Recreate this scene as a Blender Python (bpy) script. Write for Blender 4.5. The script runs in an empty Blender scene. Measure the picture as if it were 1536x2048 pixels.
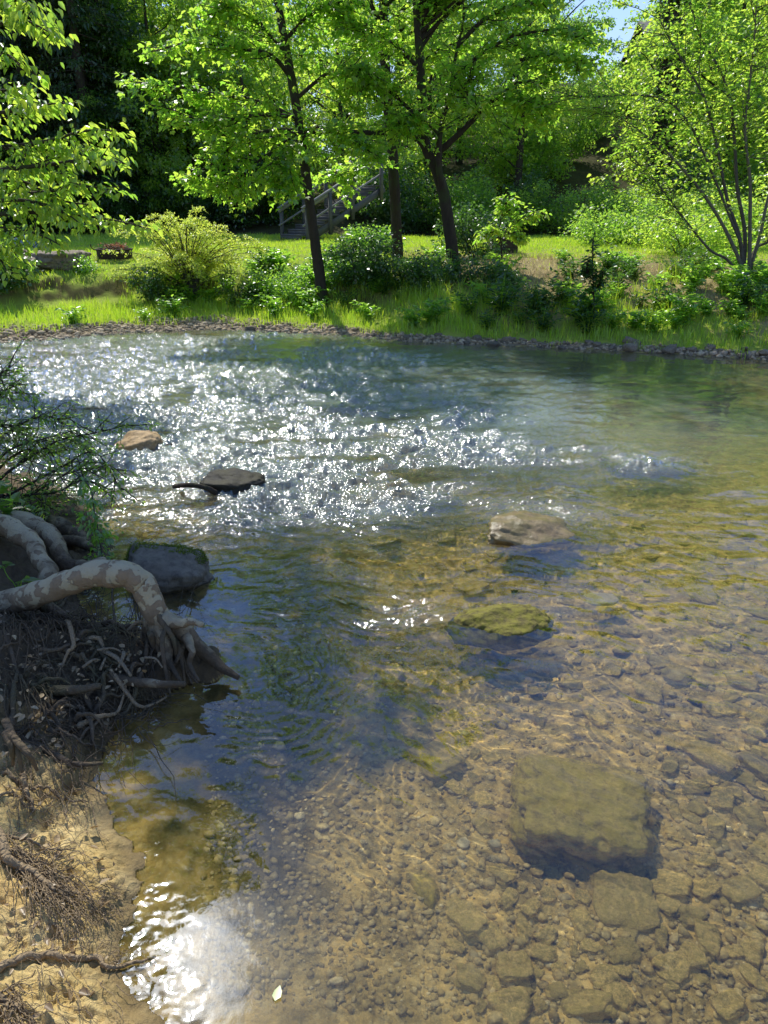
import bpy, bmesh, math, random
import numpy as np
from mathutils import Vector, Matrix
from math import radians as R

SEED = 7
rng = np.random.default_rng(SEED)
random.seed(SEED)
sc = bpy.context.scene
COL = sc.collection

# ------------------------------------------------------------------ camera
H = 2.1                     # eye height above the water
PITCH = R(22.2)
FPX = 1479.0                # focal length in pixels of the 1536x2048 photograph
CP, SP = math.cos(PITCH), math.sin(PITCH)


def ray(px, py):
    u, v = (px - 768) / FPX, (1024 - py) / FPX
    return np.array([u, CP + v * SP, -SP + v * CP])


def G(px, py, z=0.0):       # measured point of the place at height z
    d = ray(px, py)
    t = (z - H) / d[2]
    return np.array([d[0] * t, d[1] * t, z])


def D(px, py, y):           # measured point of the place at distance y
    d = ray(px, py)
    t = y / d[1]
    return np.array([d[0] * t, y, H + d[2] * t])


cam = bpy.data.cameras.new('camera')
cam.sensor_fit = 'VERTICAL'
cam.sensor_height = 36.0
cam.lens = FPX / 2048 * 36.0
cam.clip_start = 0.05
cam.clip_end = 2000
camo = bpy.data.objects.new('camera', cam)
COL.objects.link(camo)
camo.location = (0, 0, H)
camo.rotation_euler = (math.pi / 2 - PITCH, 0, 0)
sc.camera = camo

# ------------------------------------------------------------------ light
SUN_EL, SUN_AZ = 52.0, -22.0      # azimuth from +Y, positive towards +X
sd = np.array([math.sin(R(SUN_AZ)) * math.cos(R(SUN_EL)), math.cos(R(SUN_AZ)) * math.cos(R(SUN_EL)), math.sin(R(SUN_EL))])
sl = bpy.data.lights.new('sun', 'SUN')
sl.energy = 5.0
sl.angle = R(0.53)
sl.color = (1.0, 0.965, 0.88)
so = bpy.data.objects.new('sun', sl)
COL.objects.link(so)
so.rotation_euler = Vector(sd).to_track_quat('Z', 'Y').to_euler()
so.location = (-8, 20, 30)

w = bpy.data.worlds.new('World')
sc.world = w
w.use_nodes = True
nt = w.node_tree
nt.nodes.clear()
sky = nt.nodes.new('ShaderNodeTexSky')
sky.sky_type = 'NISHITA'
sky.sun_disc = False
sky.sun_elevation = R(SUN_EL)
sky.sun_rotation = R(SUN_AZ)
sky.air_density = 1.2
sky.dust_density = 0.3
sky.ozone_density = 2.0
tc = nt.nodes.new('ShaderNodeTexCoord')
mp = nt.nodes.new('ShaderNodeMapping')
mp.inputs['Scale'].default_value = (1, 1, 2.2)
cn = nt.nodes.new('ShaderNodeTexNoise')
cn.inputs['Scale'].default_value = 2.6
cn.inputs['Detail'].default_value = 7
cn.inputs['Roughness'].default_value = 0.58
cr = nt.nodes.new('ShaderNodeValToRGB')
cr.color_ramp.elements[0].position = 0.54
cr.color_ramp.elements[0].color = (0, 0, 0, 1)
cr.color_ramp.elements[1].position = 0.72
cr.color_ramp.elements[1].color = (0.8, 0.8, 0.8, 1)
mx = nt.nodes.new('ShaderNodeMixRGB')
mx.inputs[2].default_value = (9.5, 10.0, 10.8, 1)
bg = nt.nodes.new('ShaderNodeBackground')
bg.inputs['Strength'].default_value = 0.135
ow = nt.nodes.new('ShaderNodeOutputWorld')
nt.links.new(tc.outputs['Generated'], mp.inputs[0])
nt.links.new(mp.outputs[0], cn.inputs['Vector'])
nt.links.new(cn.outputs['Fac'], cr.inputs[0])
nt.links.new(cr.outputs[0], mx.inputs[0])
tn = nt.nodes.new('ShaderNodeMixRGB'); tn.blend_type = 'MULTIPLY'; tn.inputs[0].default_value = 1; tn.inputs[2].default_value = (.72, .98, 1.50, 1)
nt.links.new(sky.outputs[0], tn.inputs[1])
nt.links.new(tn.outputs[0], mx.inputs[1])
# thin bright cloud round the sun
vm = nt.nodes.new('ShaderNodeVectorMath'); vm.operation = 'DOT_PRODUCT'; vm.inputs[1].default_value = tuple(sd)
vn = nt.nodes.new('ShaderNodeVectorMath'); vn.operation = 'NORMALIZE'
nt.links.new(tc.outputs['Generated'], vn.inputs[0]); nt.links.new(vn.outputs[0], vm.inputs[0])
gr_ = nt.nodes.new('ShaderNodeValToRGB')
el = gr_.color_ramp.elements
el[0].position = .972; el[0].color = (0, 0, 0, 1); el[1].position = .9994; el[1].color = (1, 1, 1, 1)
e_ = el.new(.984); e_.color = (.018, .018, .018, 1); e_ = el.new(.992); e_.color = (.055, .055, .055, 1); e_ = el.new(.9968); e_.color = (.16, .16, .16, 1)
nt.links.new(vm.outputs['Value'], gr_.inputs[0])
gm_ = nt.nodes.new('ShaderNodeMixRGB'); gm_.blend_type = 'MULTIPLY'; gm_.inputs[0].default_value = 1; gm_.inputs[2].default_value = (75, 78, 82, 1)
nt.links.new(gr_.outputs[0], gm_.inputs[1])
ga_ = nt.nodes.new('ShaderNodeMixRGB'); ga_.blend_type = 'ADD'; ga_.inputs[0].default_value = 1
# pale haze low over the trees
sx_ = nt.nodes.new('ShaderNodeSeparateXYZ'); nt.links.new(vn.outputs[0], sx_.inputs[0])
hr_ = nt.nodes.new('ShaderNodeValToRGB')
hr_.color_ramp.elements[0].position = .08; hr_.color_ramp.elements[0].color = (.75, .75, .75, 1)
hr_.color_ramp.elements[1].position = .36; hr_.color_ramp.elements[1].color = (0, 0, 0, 1)
nt.links.new(sx_.outputs[2], hr_.inputs[0])
hm_ = nt.nodes.new('ShaderNodeMixRGB'); hm_.inputs[2].default_value = (5.6, 6.6, 7.4, 1)
nt.links.new(hr_.outputs[0], hm_.inputs[0]); nt.links.new(mx.outputs[0], hm_.inputs[1])
nt.links.new(hm_.outputs[0], ga_.inputs[1]); nt.links.new(gm_.outputs[0], ga_.inputs[2])
nt.links.new(ga_.outputs[0], bg.inputs[0])
nt.links.new(bg.outputs[0], ow.inputs[0])

sc.view_settings.view_transform = 'Standard'
sc.view_settings.look = 'None'
sc.view_settings.exposure = 0
sc.view_settings.gamma = 1
sc.render.engine = 'CYCLES'
sc.cycles.max_bounces = 8
sc.cycles.diffuse_bounces = 3
sc.cycles.glossy_bounces = 3
sc.cycles.transmission_bounces = 5
sc.cycles.transparent_max_bounces = 12
sc.cycles.sample_clamp_direct = 0
sc.cycles.sample_clamp_indirect = 6
sc.cycles.use_denoising = True
sc.cycles.denoiser = 'OPENIMAGEDENOISE'
sc.cycles.denoising_input_passes = 'RGB_ALBEDO_NORMAL'
sc.cycles.denoising_prefilter = 'ACCURATE'
sc.cycles.caustics_reflective = False
sc.cycles.caustics_refractive = True
sc.cycles.blur_glossy = 0.3

# ------------------------------------------------------------------ noise
_pt = np.random.default_rng(99).permutation(256)
_pt = np.concatenate([_pt, _pt, _pt])


def perlin(x, y, z=None):
    x = np.asarray(x, float); y = np.asarray(y, float)
    z = np.full_like(x, 0.37) if z is None else np.asarray(z, float)
    xi = np.floor(x).astype(int); yi = np.floor(y).astype(int); zi = np.floor(z).astype(int)
    xf, yf, zf = x - xi, y - yi, z - zi
    f = lambda t: t * t * t * (t * (t * 6 - 15) + 10)
    u, v, w_ = f(xf), f(yf), f(zf)
    xi &= 255; yi &= 255; zi &= 255

    def g(ix, iy, iz, dx, dy, dz):
        h = _pt[_pt[_pt[(xi + ix) & 255] + ((yi + iy) & 255)] + ((zi + iz) & 255)] & 15
        a = np.where(h < 8, dx, dy)
        b = np.where(h < 4, dy, np.where((h == 12) | (h == 14), dx, dz))
        return np.where(h & 1, -a, a) + np.where(h & 2, -b, b)
    l = lambda a, b, t: a + t * (b - a)
    x1 = l(g(0, 0, 0, xf, yf, zf), g(1, 0, 0, xf - 1, yf, zf), u)
    x2 = l(g(0, 1, 0, xf, yf - 1, zf), g(1, 1, 0, xf - 1, yf - 1, zf), u)
    x3 = l(g(0, 0, 1, xf, yf, zf - 1), g(1, 0, 1, xf - 1, yf, zf - 1), u)
    x4 = l(g(0, 1, 1, xf, yf - 1, zf - 1), g(1, 1, 1, xf - 1, yf - 1, zf - 1), u)
    return l(l(x1, x2, v), l(x3, x4, v), w_)


def fbm(x, y, z=None, oct=4, lac=2.03, gain=0.5):
    s, a, o = 0, 1.0, 0.0
    for i in range(oct):
        s = s + a * perlin(x + o, y + o * 1.7, None if z is None else z + o * 0.6)
        x = x * lac; y = y * lac
        if z is not None: z = z * lac
        a *= gain; o += 13.7
    return s


def smooth(t):
    t = np.clip(t, 0, 1)
    return t * t * (3 - 2 * t)


# ------------------------------------------------------------------ mesh building
class MB:
    def __init__(self):
        self.v, self.q, self.t, self.n = [], [], [], 0

    def add(self, v, q=None, t=None):
        v = np.asarray(v, float).reshape(-1, 3)
        if q is not None and len(q): self.q.append(np.asarray(q, int).reshape(-1, 4) + self.n)
        if t is not None and len(t): self.t.append(np.asarray(t, int).reshape(-1, 3) + self.n)
        self.v.append(v)
        self.n += len(v)

    def mesh(self, name, mat, smooth_shade=True):
        v = np.concatenate(self.v) if self.v else np.zeros((0, 3))
        q = np.concatenate(self.q) if self.q else np.zeros((0, 4), int)
        t = np.concatenate(self.t) if self.t else np.zeros((0, 3), int)
        me = bpy.data.meshes.new(name)
        me.vertices.add(len(v))
        me.vertices.foreach_set('co', v.astype(np.float32).ravel())
        nl = len(q) * 4 + len(t) * 3
        me.loops.add(nl)
        me.loops.foreach_set('vertex_index', np.concatenate([q.ravel(), t.ravel()]).astype(np.int32))
        me.polygons.add(len(q) + len(t))
        ls = np.concatenate([np.arange(len(q)) * 4, len(q) * 4 + np.arange(len(t)) * 3])
        me.polygons.foreach_set('loop_start', ls.astype(np.int32))
        me.update(calc_edges=True)
        me.validate()
        if smooth_shade:
            me.polygons.foreach_set('use_smooth', np.ones(len(me.polygons), bool))
        if mat: me.materials.append(mat)
        return me

    def obj(self, name, mat, parent=None, smooth_shade=True, world=True):
        """links the mesh; with world=True the vertices are world positions and are moved into the parent's frame"""
        if parent is not None and world:
            root = np.array(parent.location) if parent.parent is None else np.array(parent.location) + np.array(parent.parent.location)
            if parent.type == 'MESH' and parent.parent is None: root = np.array(parent.location)
            self.v = [x - root for x in self.v]
        return link(name, self.mesh(name, mat, smooth_shade), parent)

    def at(self, name, mat, base, smooth_shade=True):
        """a one-mesh thing whose origin is its base point"""
        self.v = [x - np.asarray(base, float) for x in self.v]
        o = link(name, self.mesh(name, mat, smooth_shade))
        o.location = tuple(float(c) for c in base)
        return o


def link(name, me, parent=None):
    o = bpy.data.objects.new(name, me)
    COL.objects.link(o)
    o.parent = parent
    return o


def tag(o, label=None, cat=None, group=None, kind=None):
    if label: o['label'] = label
    if cat: o['category'] = cat
    if group: o['group'] = group
    if kind: o['kind'] = kind
    return o


def thing(name, loc, label, cat, group=None, rz=0.0):
    o = bpy.data.objects.new(name, None)
    o.empty_display_size = 0.2
    COL.objects.link(o)
    o.location = tuple(float(c) for c in loc)
    o.rotation_euler = (0, 0, rz)
    return tag(o, label, cat, group)


def copy_tree(o, parent=None):
    c = o.copy()
    COL.objects.link(c)
    c.parent = parent
    for ch in list(o.children):
        copy_tree(ch, c)
    return c


def nrm(a):
    a = np.asarray(a, float)
    return a / np.maximum(np.linalg.norm(a, axis=-1, keepdims=True), 1e-9)


def spline(pts, n):
    """Catmull-Rom through pts, n samples."""
    P = np.asarray(pts, float)
    if len(P) == 2:
        return P[0] + (P[1] - P[0]) * np.linspace(0, 1, n)[:, None]
    Q = np.vstack([2 * P[0] - P[1], P, 2 * P[-1] - P[-2]])
    t = np.linspace(0, len(P) - 1 - 1e-6, n)
    i = t.astype(int); f = (t - i)[:, None]
    a, b, c, d = Q[i], Q[i + 1], Q[i + 2], Q[i + 3]
    return 0.5 * (2 * b + (c - a) * f + (2 * a - 5 * b + 4 * c - d) * f ** 2 + (3 * b - a - 3 * c + d) * f ** 3)


def tube(mb, pts, rad, sides=8, lump=0.0, cap=True, seed=0.0, flat=1.0):
    P = np.asarray(pts, float); n = len(P)
    rad = np.broadcast_to(np.asarray(rad, float), (n,)) if np.ndim(rad) == 0 else np.asarray(rad, float)
    T = nrm(np.gradient(P, axis=0))
    ref = np.array([0, 0, 1.0]) if abs(T[0][2]) < 0.9 else np.array([1.0, 0, 0])
    N = np.zeros((n, 3)); N[0] = nrm(np.cross(np.cross(T[0], ref), T[0]))
    for i in range(1, n):
        a = N[i - 1] - T[i] * np.dot(N[i - 1], T[i])
        N[i] = nrm(a)
    B = np.cross(T, N)
    ang = np.linspace(0, 2 * math.pi, sides, endpoint=False)
    r = rad[:, None] * np.ones((1, sides))
    c, s = np.cos(ang), np.sin(ang)
    if lump > 0:
        s0 = np.cumsum(np.r_[0, np.linalg.norm(np.diff(P, axis=0), axis=1)])[:, None] / max(rad.mean(), 1e-4)
        r = r * (1 + lump * fbm(c[None, :] * 1.1 + seed + s0 * 0, s[None, :] * 1.1 + s0 * 0.35, s0 * 0.35 + seed, 3))
    V = P[:, None] + N[:, None] * (r * c)[..., None] * flat + B[:, None] * (r * s)[..., None]
    idx = np.arange(n * sides).reshape(n, sides)
    nx = np.roll(idx, -1, axis=1)
    q = np.stack([idx[:-1], nx[:-1], nx[1:], idx[1:]], -1).reshape(-1, 4)
    v = V.reshape(-1, 3)
    t = []
    if cap:
        v = np.vstack([v, P[0] - T[0] * rad[0] * 0.3, P[-1] + T[-1] * rad[-1] * 0.3])
        a, b = n * sides, n * sides + 1
        t = [[a, nx[0, k], idx[0, k]] for k in range(sides)] + [[b, idx[-1, k], nx[-1, k]] for k in range(sides)]
    mb.add(v, q, t)


def box(mb, c, s, rot=None):
    x, y, z = np.asarray(s, float) / 2
    v = np.array([[-x, -y, -z], [x, -y, -z], [x, y, -z], [-x, y, -z], [-x, -y, z], [x, -y, z], [x, y, z], [-x, y, z]])
    if rot is not None: v = v @ np.asarray(rot).T
    mb.add(v + np.asarray(c, float), [[0, 3, 2, 1], [4, 5, 6, 7], [0, 1, 5, 4], [1, 2, 6, 5], [2, 3, 7, 6], [3, 0, 4, 7]])


_ico = {}


def ico(level):
    if level not in _ico:
        bm = bmesh.new()
        bmesh.ops.create_icosphere(bm, subdivisions=level, radius=1.0)
        v = np.array([x.co[:] for x in bm.verts]); t = np.array([[q.index for q in f.verts] for f in bm.faces])
        bm.free()
        _ico[level] = (v, t)
    return _ico[level]


def rock_shape(size, seed, level=4, boxy=0.5, rough=0.18, fine=0.03):
    """boulder: rounded box with faceted, noisy faces; size = full extents"""
    v, t = ico(level)
    e = 2 + boxy * 6
    n = (np.abs(v) ** e).sum(1) ** (1 / e)
    p = v / n[:, None]
    r = np.random.default_rng(int(seed * 100) + 3)
    for _ in range(7):                       # cut flat facets
        d = nrm(r.normal(size=3)); lim = r.uniform(0.72, 0.98) * np.abs(d).sum() * 0.72
        k = p @ d - lim
        p = p - np.where(k > 0, k, 0)[:, None] * d * 0.85
    off = fbm(p[:, 0] * 1.3 + seed * 7, p[:, 1] * 1.3 + seed, p[:, 2] * 1.3, 3) * rough + fbm(p[:, 0] * 5 + seed, p[:, 1] * 5, p[:, 2] * 5 + seed, 3) * fine
    p = p * (1 + off)[:, None]
    return p * np.asarray(size) / 2, t


def rotz(a):
    c, s = math.cos(a), math.sin(a)
    return np.array([[c, -s, 0], [s, c, 0], [0, 0, 1]])


def rotm(rx, ry, rz):
    return np.array(Matrix.Rotation(rz, 3, 'Z') @ Matrix.Rotation(ry, 3, 'Y') @ Matrix.Rotation(rx, 3, 'X'))


def leaves(mb, pos, axis, normal, size, width=0.36, fold=0.25, droop=0.15, shape='ovate'):
    """many leaves at once; pos,axis,normal (n,3), size (n,)"""
    n = len(pos)
    if n == 0: return
    A = nrm(axis); N = normal - A * (normal * A).sum(1, keepdims=True); N = nrm(N)
    S = np.cross(A, N)
    sz = np.asarray(size)[:, None] * np.ones((n, 1))
    if shape == 'ovate':
        prof = [(0, 0, 0), (-width * .85, .28, fold * width), (-width * .7, .62, fold * width - droop * .4), (0, 1.0, -droop), (width * .7, .62, fold * width - droop * .4), (width * .85, .28, fold * width)]
        quads = np.array([[0, 3, 2, 1], [0, 5, 4, 3]])
    elif shape == 'diamond':
        prof = [(0, 0, 0), (-width, .45, fold * width), (0, 1, -droop), (width, .45, fold * width)]
        quads = np.array([[0, 1, 2, 3]])
    elif shape == 'maple':
        prof = [(0, 0, 0), (-.42, .05, .06), (-.58, .5, .02), (-.22, .55, .05), (0, 1.0, -droop), (.22, .55, .05), (.58, .5, .02), (.42, .05, .06)]
        quads = np.array([[0, 3, 2, 1], [0, 5, 4, 3], [0, 7, 6, 5]])
    k = len(prof)
    V = np.stack([pos + sz * (S * a + A * b + N * c) for a, b, c in prof], 1).reshape(-1, 3)
    q = (quads[None] + (np.arange(n) * k)[:, None, None]).reshape(-1, 4)
    mb.add(V, q)


def blades(mb, pos, h, wd, lean, seg=2, r=None):
    """grass blades: pos (n,3), h, wd (n,), lean (n,2)"""
    n = len(pos)
    r = r or rng
    a = r.uniform(0, 2 * math.pi, n)
    s = np.stack([np.cos(a), np.sin(a), 0 * a], 1) * (wd / 2)[:, None]
    up = np.array([0, 0, 1.0])
    L = np.concatenate([lean, np.zeros((n, 1))], 1)
    m = pos + up * (h * .55)[:, None] + L * (h * .25)[:, None]
    tip = pos + up * (h * (1 - .25 * np.linalg.norm(lean, axis=1)))[:, None] + L * h[:, None]
    V = np.stack([pos - s, pos + s, m + s * .8, m - s * .8, tip], 1).reshape(-1, 3)
    b = (np.arange(n) * 5)[:, None]
    mb.add(V, np.array([[0, 1, 2, 3]]) + b, None)
    mb.t.append(np.array([[3, 2, 4]]) + b + (mb.n - len(V)))


# ------------------------------------------------------------------ materials
def newmat(name):
    m = bpy.data.materials.new(name)
    m.use_nodes = True
    m.node_tree.nodes.clear()
    return m, m.node_tree


class NT:
    def __init__(self, name):
        self.m, self.t = newmat(name)

    def n(self, typ, **kw):
        nd = self.t.nodes.new(typ)
        for k, v in kw.items():
            if k.startswith('_'): setattr(nd, k[1:], v)
        for k, v in kw.items():
            if k.startswith('_'): continue
            key = int(k[1:]) if k[0] == 'i' and k[1:].isdigit() else k.replace('__', ' ')
            s = nd.inputs[key]
            if isinstance(v, bpy.types.NodeSocket): self.t.links.new(v, s)
            elif isinstance(v, (tuple, list)) and len(v) == 3 and s.type == 'RGBA': s.default_value = (*v, 1)
            else: s.default_value = v
        return nd

    def coord(self, kind='Object'):
        return self.n('ShaderNodeTexCoord').outputs[kind]

    def pos(self):
        return self.n('ShaderNodeNewGeometry').outputs['Position']

    def noise(self, vec, scale, detail=4, rough=.55, dist=0):
        return self.n('ShaderNodeTexNoise', Vector=vec, Scale=scale, Detail=detail, Roughness=rough, Distortion=dist).outputs['Fac']

    def ramp(self, fac, stops, interp='LINEAR'):
        nd = self.n('ShaderNodeValToRGB', Fac=fac)
        cr = nd.color_ramp
        cr.interpolation = interp
        while len(cr.elements) < len(stops): cr.elements.new(0.5)
        for e, (p, c) in zip(cr.elements, stops):
            e.position = p
            e.color = (c, c, c, 1) if not isinstance(c, (tuple, list)) else (*c, 1)
        return nd.outputs[0]

    def mix(self, fac, a, b, blend='MIX'):
        return self.n('ShaderNodeMixRGB', _blend_type=blend, i0=fac, i1=a, i2=b).outputs[0]

    def math(self, op, a, b=0.0, c=0.0):
        return self.n('ShaderNodeMath', _operation=op, i0=a, i1=b, i2=c).outputs[0]

    def bump(self, h, strength=.5, dist=.02, normal=None):
        kw = dict(Height=h, Strength=strength, Distance=dist)
        if normal is not None: kw['Normal'] = normal
        return self.n('ShaderNodeBump', **kw).outputs[0]

    def attr(self, name, out='Fac'):
        nd = self.n('ShaderNodeAttribute')
        nd.attribute_name = name
        return nd.outputs[out]

    def out(self, surf):
        self.n('ShaderNodeOutputMaterial', Surface=surf)
        return self.m

    def principled(self, color, rough=.8, normal=None, spec=.3, **kw):
        a = dict(Base__Color=color, Roughness=rough)
        a['Specular IOR Level'] = spec
        a.update(kw)
        if normal is not None: a['Normal'] = normal
        return self.n('ShaderNodeBsdfPrincipled', **a).outputs[0]


def leaf_mat(name, lo, hi, trans_lo, trans_hi, tmix=.55, gloss=.06, grough=.4, tg=1.95):
    k = NT(name)
    g = k.n('ShaderNodeNewGeometry')
    rnd = g.outputs['Random Per Island']
    big = k.noise(g.outputs['Position'], 1.1, 2)
    f = k.math('MULTIPLY_ADD', big, .8, k.math('MULTIPLY_ADD', rnd, .9, -.35))
    f = k.n('ShaderNodeClamp', Value=f).outputs[0]
    lo, hi = [c * 1.5 for c in lo], [c * 1.5 for c in hi]
    trans_lo, trans_hi = [min(.92, c * tg) for c in trans_lo], [min(.92, c * tg) for c in trans_hi]
    d = k.n('ShaderNodeBsdfDiffuse', Color=k.mix(f, lo, hi)).outputs[0]
    t = k.n('ShaderNodeBsdfTranslucent', Color=k.mix(f, trans_lo, trans_hi)).outputs[0]
    s = k.n('ShaderNodeMixShader', i0=tmix, i1=d, i2=t).outputs[0]
    gl = k.n('ShaderNodeBsdfGlossy', Color=(1, 1, 1), Roughness=grough).outputs[0]
    return k.out(k.n('ShaderNodeMixShader', i0=gloss, i1=s, i2=gl).outputs[0])


def bark_mat(name, c0, c1, scale=14, moss=0.0):
    k = NT(name)
    p = k.pos()
    m = k.n('ShaderNodeMapping', Vector=p, Scale=(1, 1, .25)).outputs[0]
    a = k.noise(m, scale, 6, .65)
    v = k.n('ShaderNodeTexVoronoi', _feature='DISTANCE_TO_EDGE', Vector=m, Scale=scale * 1.3).outputs['Distance']
    c = k.mix(a, c0, c1)
    if moss:
        b = k.ramp(k.noise(p, 3, 4), [(.5, 0), (.62, moss)])
        c = k.mix(b, c, (.05, .075, .02))
    h = k.math('ADD', k.math('MULTIPLY', a, .6), k.math('MINIMUM', v, .25))
    return k.out(k.principled(c, .9, k.bump(h, .8, .03), .2))


def sycamore_mat():
    k = NT('sycamore_bark')
    p = k.pos()
    w1 = k.noise(p, 9, 3, .5)
    wv = k.n('ShaderNodeMixRGB', i0=.06, i1=p, i2=k.n('ShaderNodeTexNoise', Vector=p, Scale=11.0, Detail=3.0).outputs['Color']).outputs[0]
    n1 = k.noise(wv, 17, 4, .5)
    n2 = k.noise(wv, 30, 3, .5)
    base = k.mix(k.noise(p, 30, 5), (.20, .145, .085), (.34, .25, .15))
    pale = k.mix(k.noise(p, 5, 3), (.36, .30, .18), (.50, .42, .26))
    tan = (.28, .21, .12)
    # bare pale patches show mostly on the upper side of the wood
    nz = k.n('ShaderNodeSeparateXYZ', Vector=k.n('ShaderNodeNewGeometry').outputs['Normal']).outputs[2]
    up = k.math('MULTIPLY_ADD', nz, .12, 0.02)
    m1 = k.ramp(k.math('ADD', n1, up), [(.545, 0), (.565, 1)])
    m2 = k.ramp(n2, [(.60, 0), (.62, 1)])
    # mud and damp hide the pale patches near the water
    hz = k.n('ShaderNodeSeparateXYZ', Vector=p).outputs[2]
    dry = k.ramp(k.math('ADD', hz, k.math('MULTIPLY', k.math('SUBTRACT', k.noise(p, 7, 4), .5), .5)), [(.16, 0), (.36, 1)])
    m1 = k.math('MULTIPLY', m1, dry)
    m2 = k.math('MULTIPLY', m2, dry)
    base = k.mix(dry, k.mix(k.noise(p, 26, 5, .65), (.045, .033, .020), (.15, .11, .065)), base)
    c = k.mix(m2, base, tan)
    c = k.mix(m1, c, pale)
    fl = k.noise(p, 60, 4)
    h = k.math('ADD', k.math('MULTIPLY', m1, -.5), k.math('MULTIPLY', fl, .8))
    return k.out(k.principled(c, .85, k.bump(h, .8, .014), .2))


def stone_mat(name, c0, c1, c2, scale=6, algae=None, rough=.85, spec=.3, wet=False):
    k = NT(name)
    p = k.coord('Object')
    rnd = k.n('ShaderNodeObjectInfo').outputs['Random']
    pv = k.n('ShaderNodeMapping', Vector=p).outputs[0]
    off = k.n('ShaderNodeCombineXYZ', i0=k.math('MULTIPLY', rnd, 37), i1=k.math('MULTIPLY', rnd, 91), i2=rnd).outputs[0]
    pv = k.n('ShaderNodeVectorMath', _operation='ADD', i0=pv, i1=off).outputs[0]
    a = k.noise(pv, scale, 5, .6)
    b = k.noise(pv, scale * 5, 5, .7)
    c = k.mix(k.ramp(a, [(.35, 0), (.65, 1)]), c0, c1)
    c = k.mix(k.ramp(b, [(.45, 0), (.7, .8)]), c, c2)
    c = k.mix(1.0, c, k.n('ShaderNodeCombineColor', Red=k.math('MULTIPLY_ADD', rnd, .7, .6), Green=k.math('MULTIPLY_ADD', rnd, .65, .63), Blue=k.math('MULTIPLY_ADD', rnd, .6, .64)).outputs[0], 'MULTIPLY')
    if algae:
        nz = k.n('ShaderNodeSeparateXYZ', Vector=k.n('ShaderNodeNewGeometry').outputs['Normal']).outputs[2]
        f = k.math('MULTIPLY', k.ramp(k.noise(pv, scale * 2, 5, .65), [(.38, 0), (.6, 1)]), k.ramp(nz, [(.1, .2), (.7, .9)]))
        c = k.mix(f, c, algae)
    h = k.math('ADD', a, k.math('MULTIPLY', b, .5))
    return k.out(k.principled(c, rough, k.bump(h, .7, .02), spec))


M = {}
M['bark_dark'] = bark_mat('dark_bark', (.022, .017, .012), (.075, .058, .042), 14, .5)
M['bark_grey'] = bark_mat('grey_bark', (.05, .045, .035), (.14, .125, .10), 16)
M['bark_light'] = bark_mat('pale_stem_bark', (.09, .085, .06), (.20, .18, .13), 18)
M['syc'] = sycamore_mat()
M['root_thin'] = bark_mat('fine_root_bark', (.18, .125, .065), (.42, .31, .18), 40)
M['root_dark'] = bark_mat('damp_root_bark', (.055, .040, .024), (.19, .14, .085), 24, .3)

# ------------------------------------------------------------------ the lie of the land
near_px = [(330, 2300), (312, 2120), (300, 2048), (268, 1970), (245, 1900), (262, 1840), (295, 1780), (282, 1720), (250, 1680), (215, 1620), (190, 1560), (205, 1490), (235, 1440),
           (310, 1395), (420, 1365), (462, 1336), (430, 1300), (330, 1285), (270, 1262), (165, 1250), (160, 1190), (215, 1150), (222, 1085), (195, 1030), (140, 990), (40, 930), (-120, 880), (-400, 830)]
NEAR = np.array([G(*p)[:2] for p in near_px])
NEAR = np.vstack([[-.45, -8], [-.52, .2], NEAR, [-8.5, 9.0], [-11, 14], [-60, 40], [-60, -8]])
far_px = [(-900, 676), (-400, 684), (0, 688), (120, 678), (250, 666), (420, 657), (640, 667), (740, 674), (830, 684), (960, 688), (1100, 695), (1300, 705), (1420, 712), (1536, 720), (1900, 742), (2600, 780)]
FAR = np.array([G(*p)[:2] for p in far_px])
FAR = np.vstack([[-400, FAR[0][1] + 30], FAR, [60, 2.0], [400, -60], [400, 600], [-400, 600]])


def sdist(x, y, poly):
    """signed distance to a closed polygon, positive inside"""
    sh = x.shape
    p = np.stack([x.ravel(), y.ravel()], 1)
    d2 = np.full(len(p), 1e18); ins = np.zeros(len(p), bool)
    n = len(poly)
    for i in range(n):
        a, b = poly[i], poly[(i + 1) % n]
        ab = b - a
        t = np.clip(((p - a) @ ab) / (ab @ ab), 0, 1)
        d2 = np.minimum(d2, ((p - a - t[:, None] * ab) ** 2).sum(1))
        c = (a[1] > p[:, 1]) != (b[1] > p[:, 1])
        if abs(ab[1]) > 1e-12:
            ins ^= c & (p[:, 0] < (p[:, 1] - a[1]) / ab[1] * ab[0] + a[0])
    return (np.where(ins, 1, -1) * np.sqrt(d2)).reshape(sh)


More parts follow.
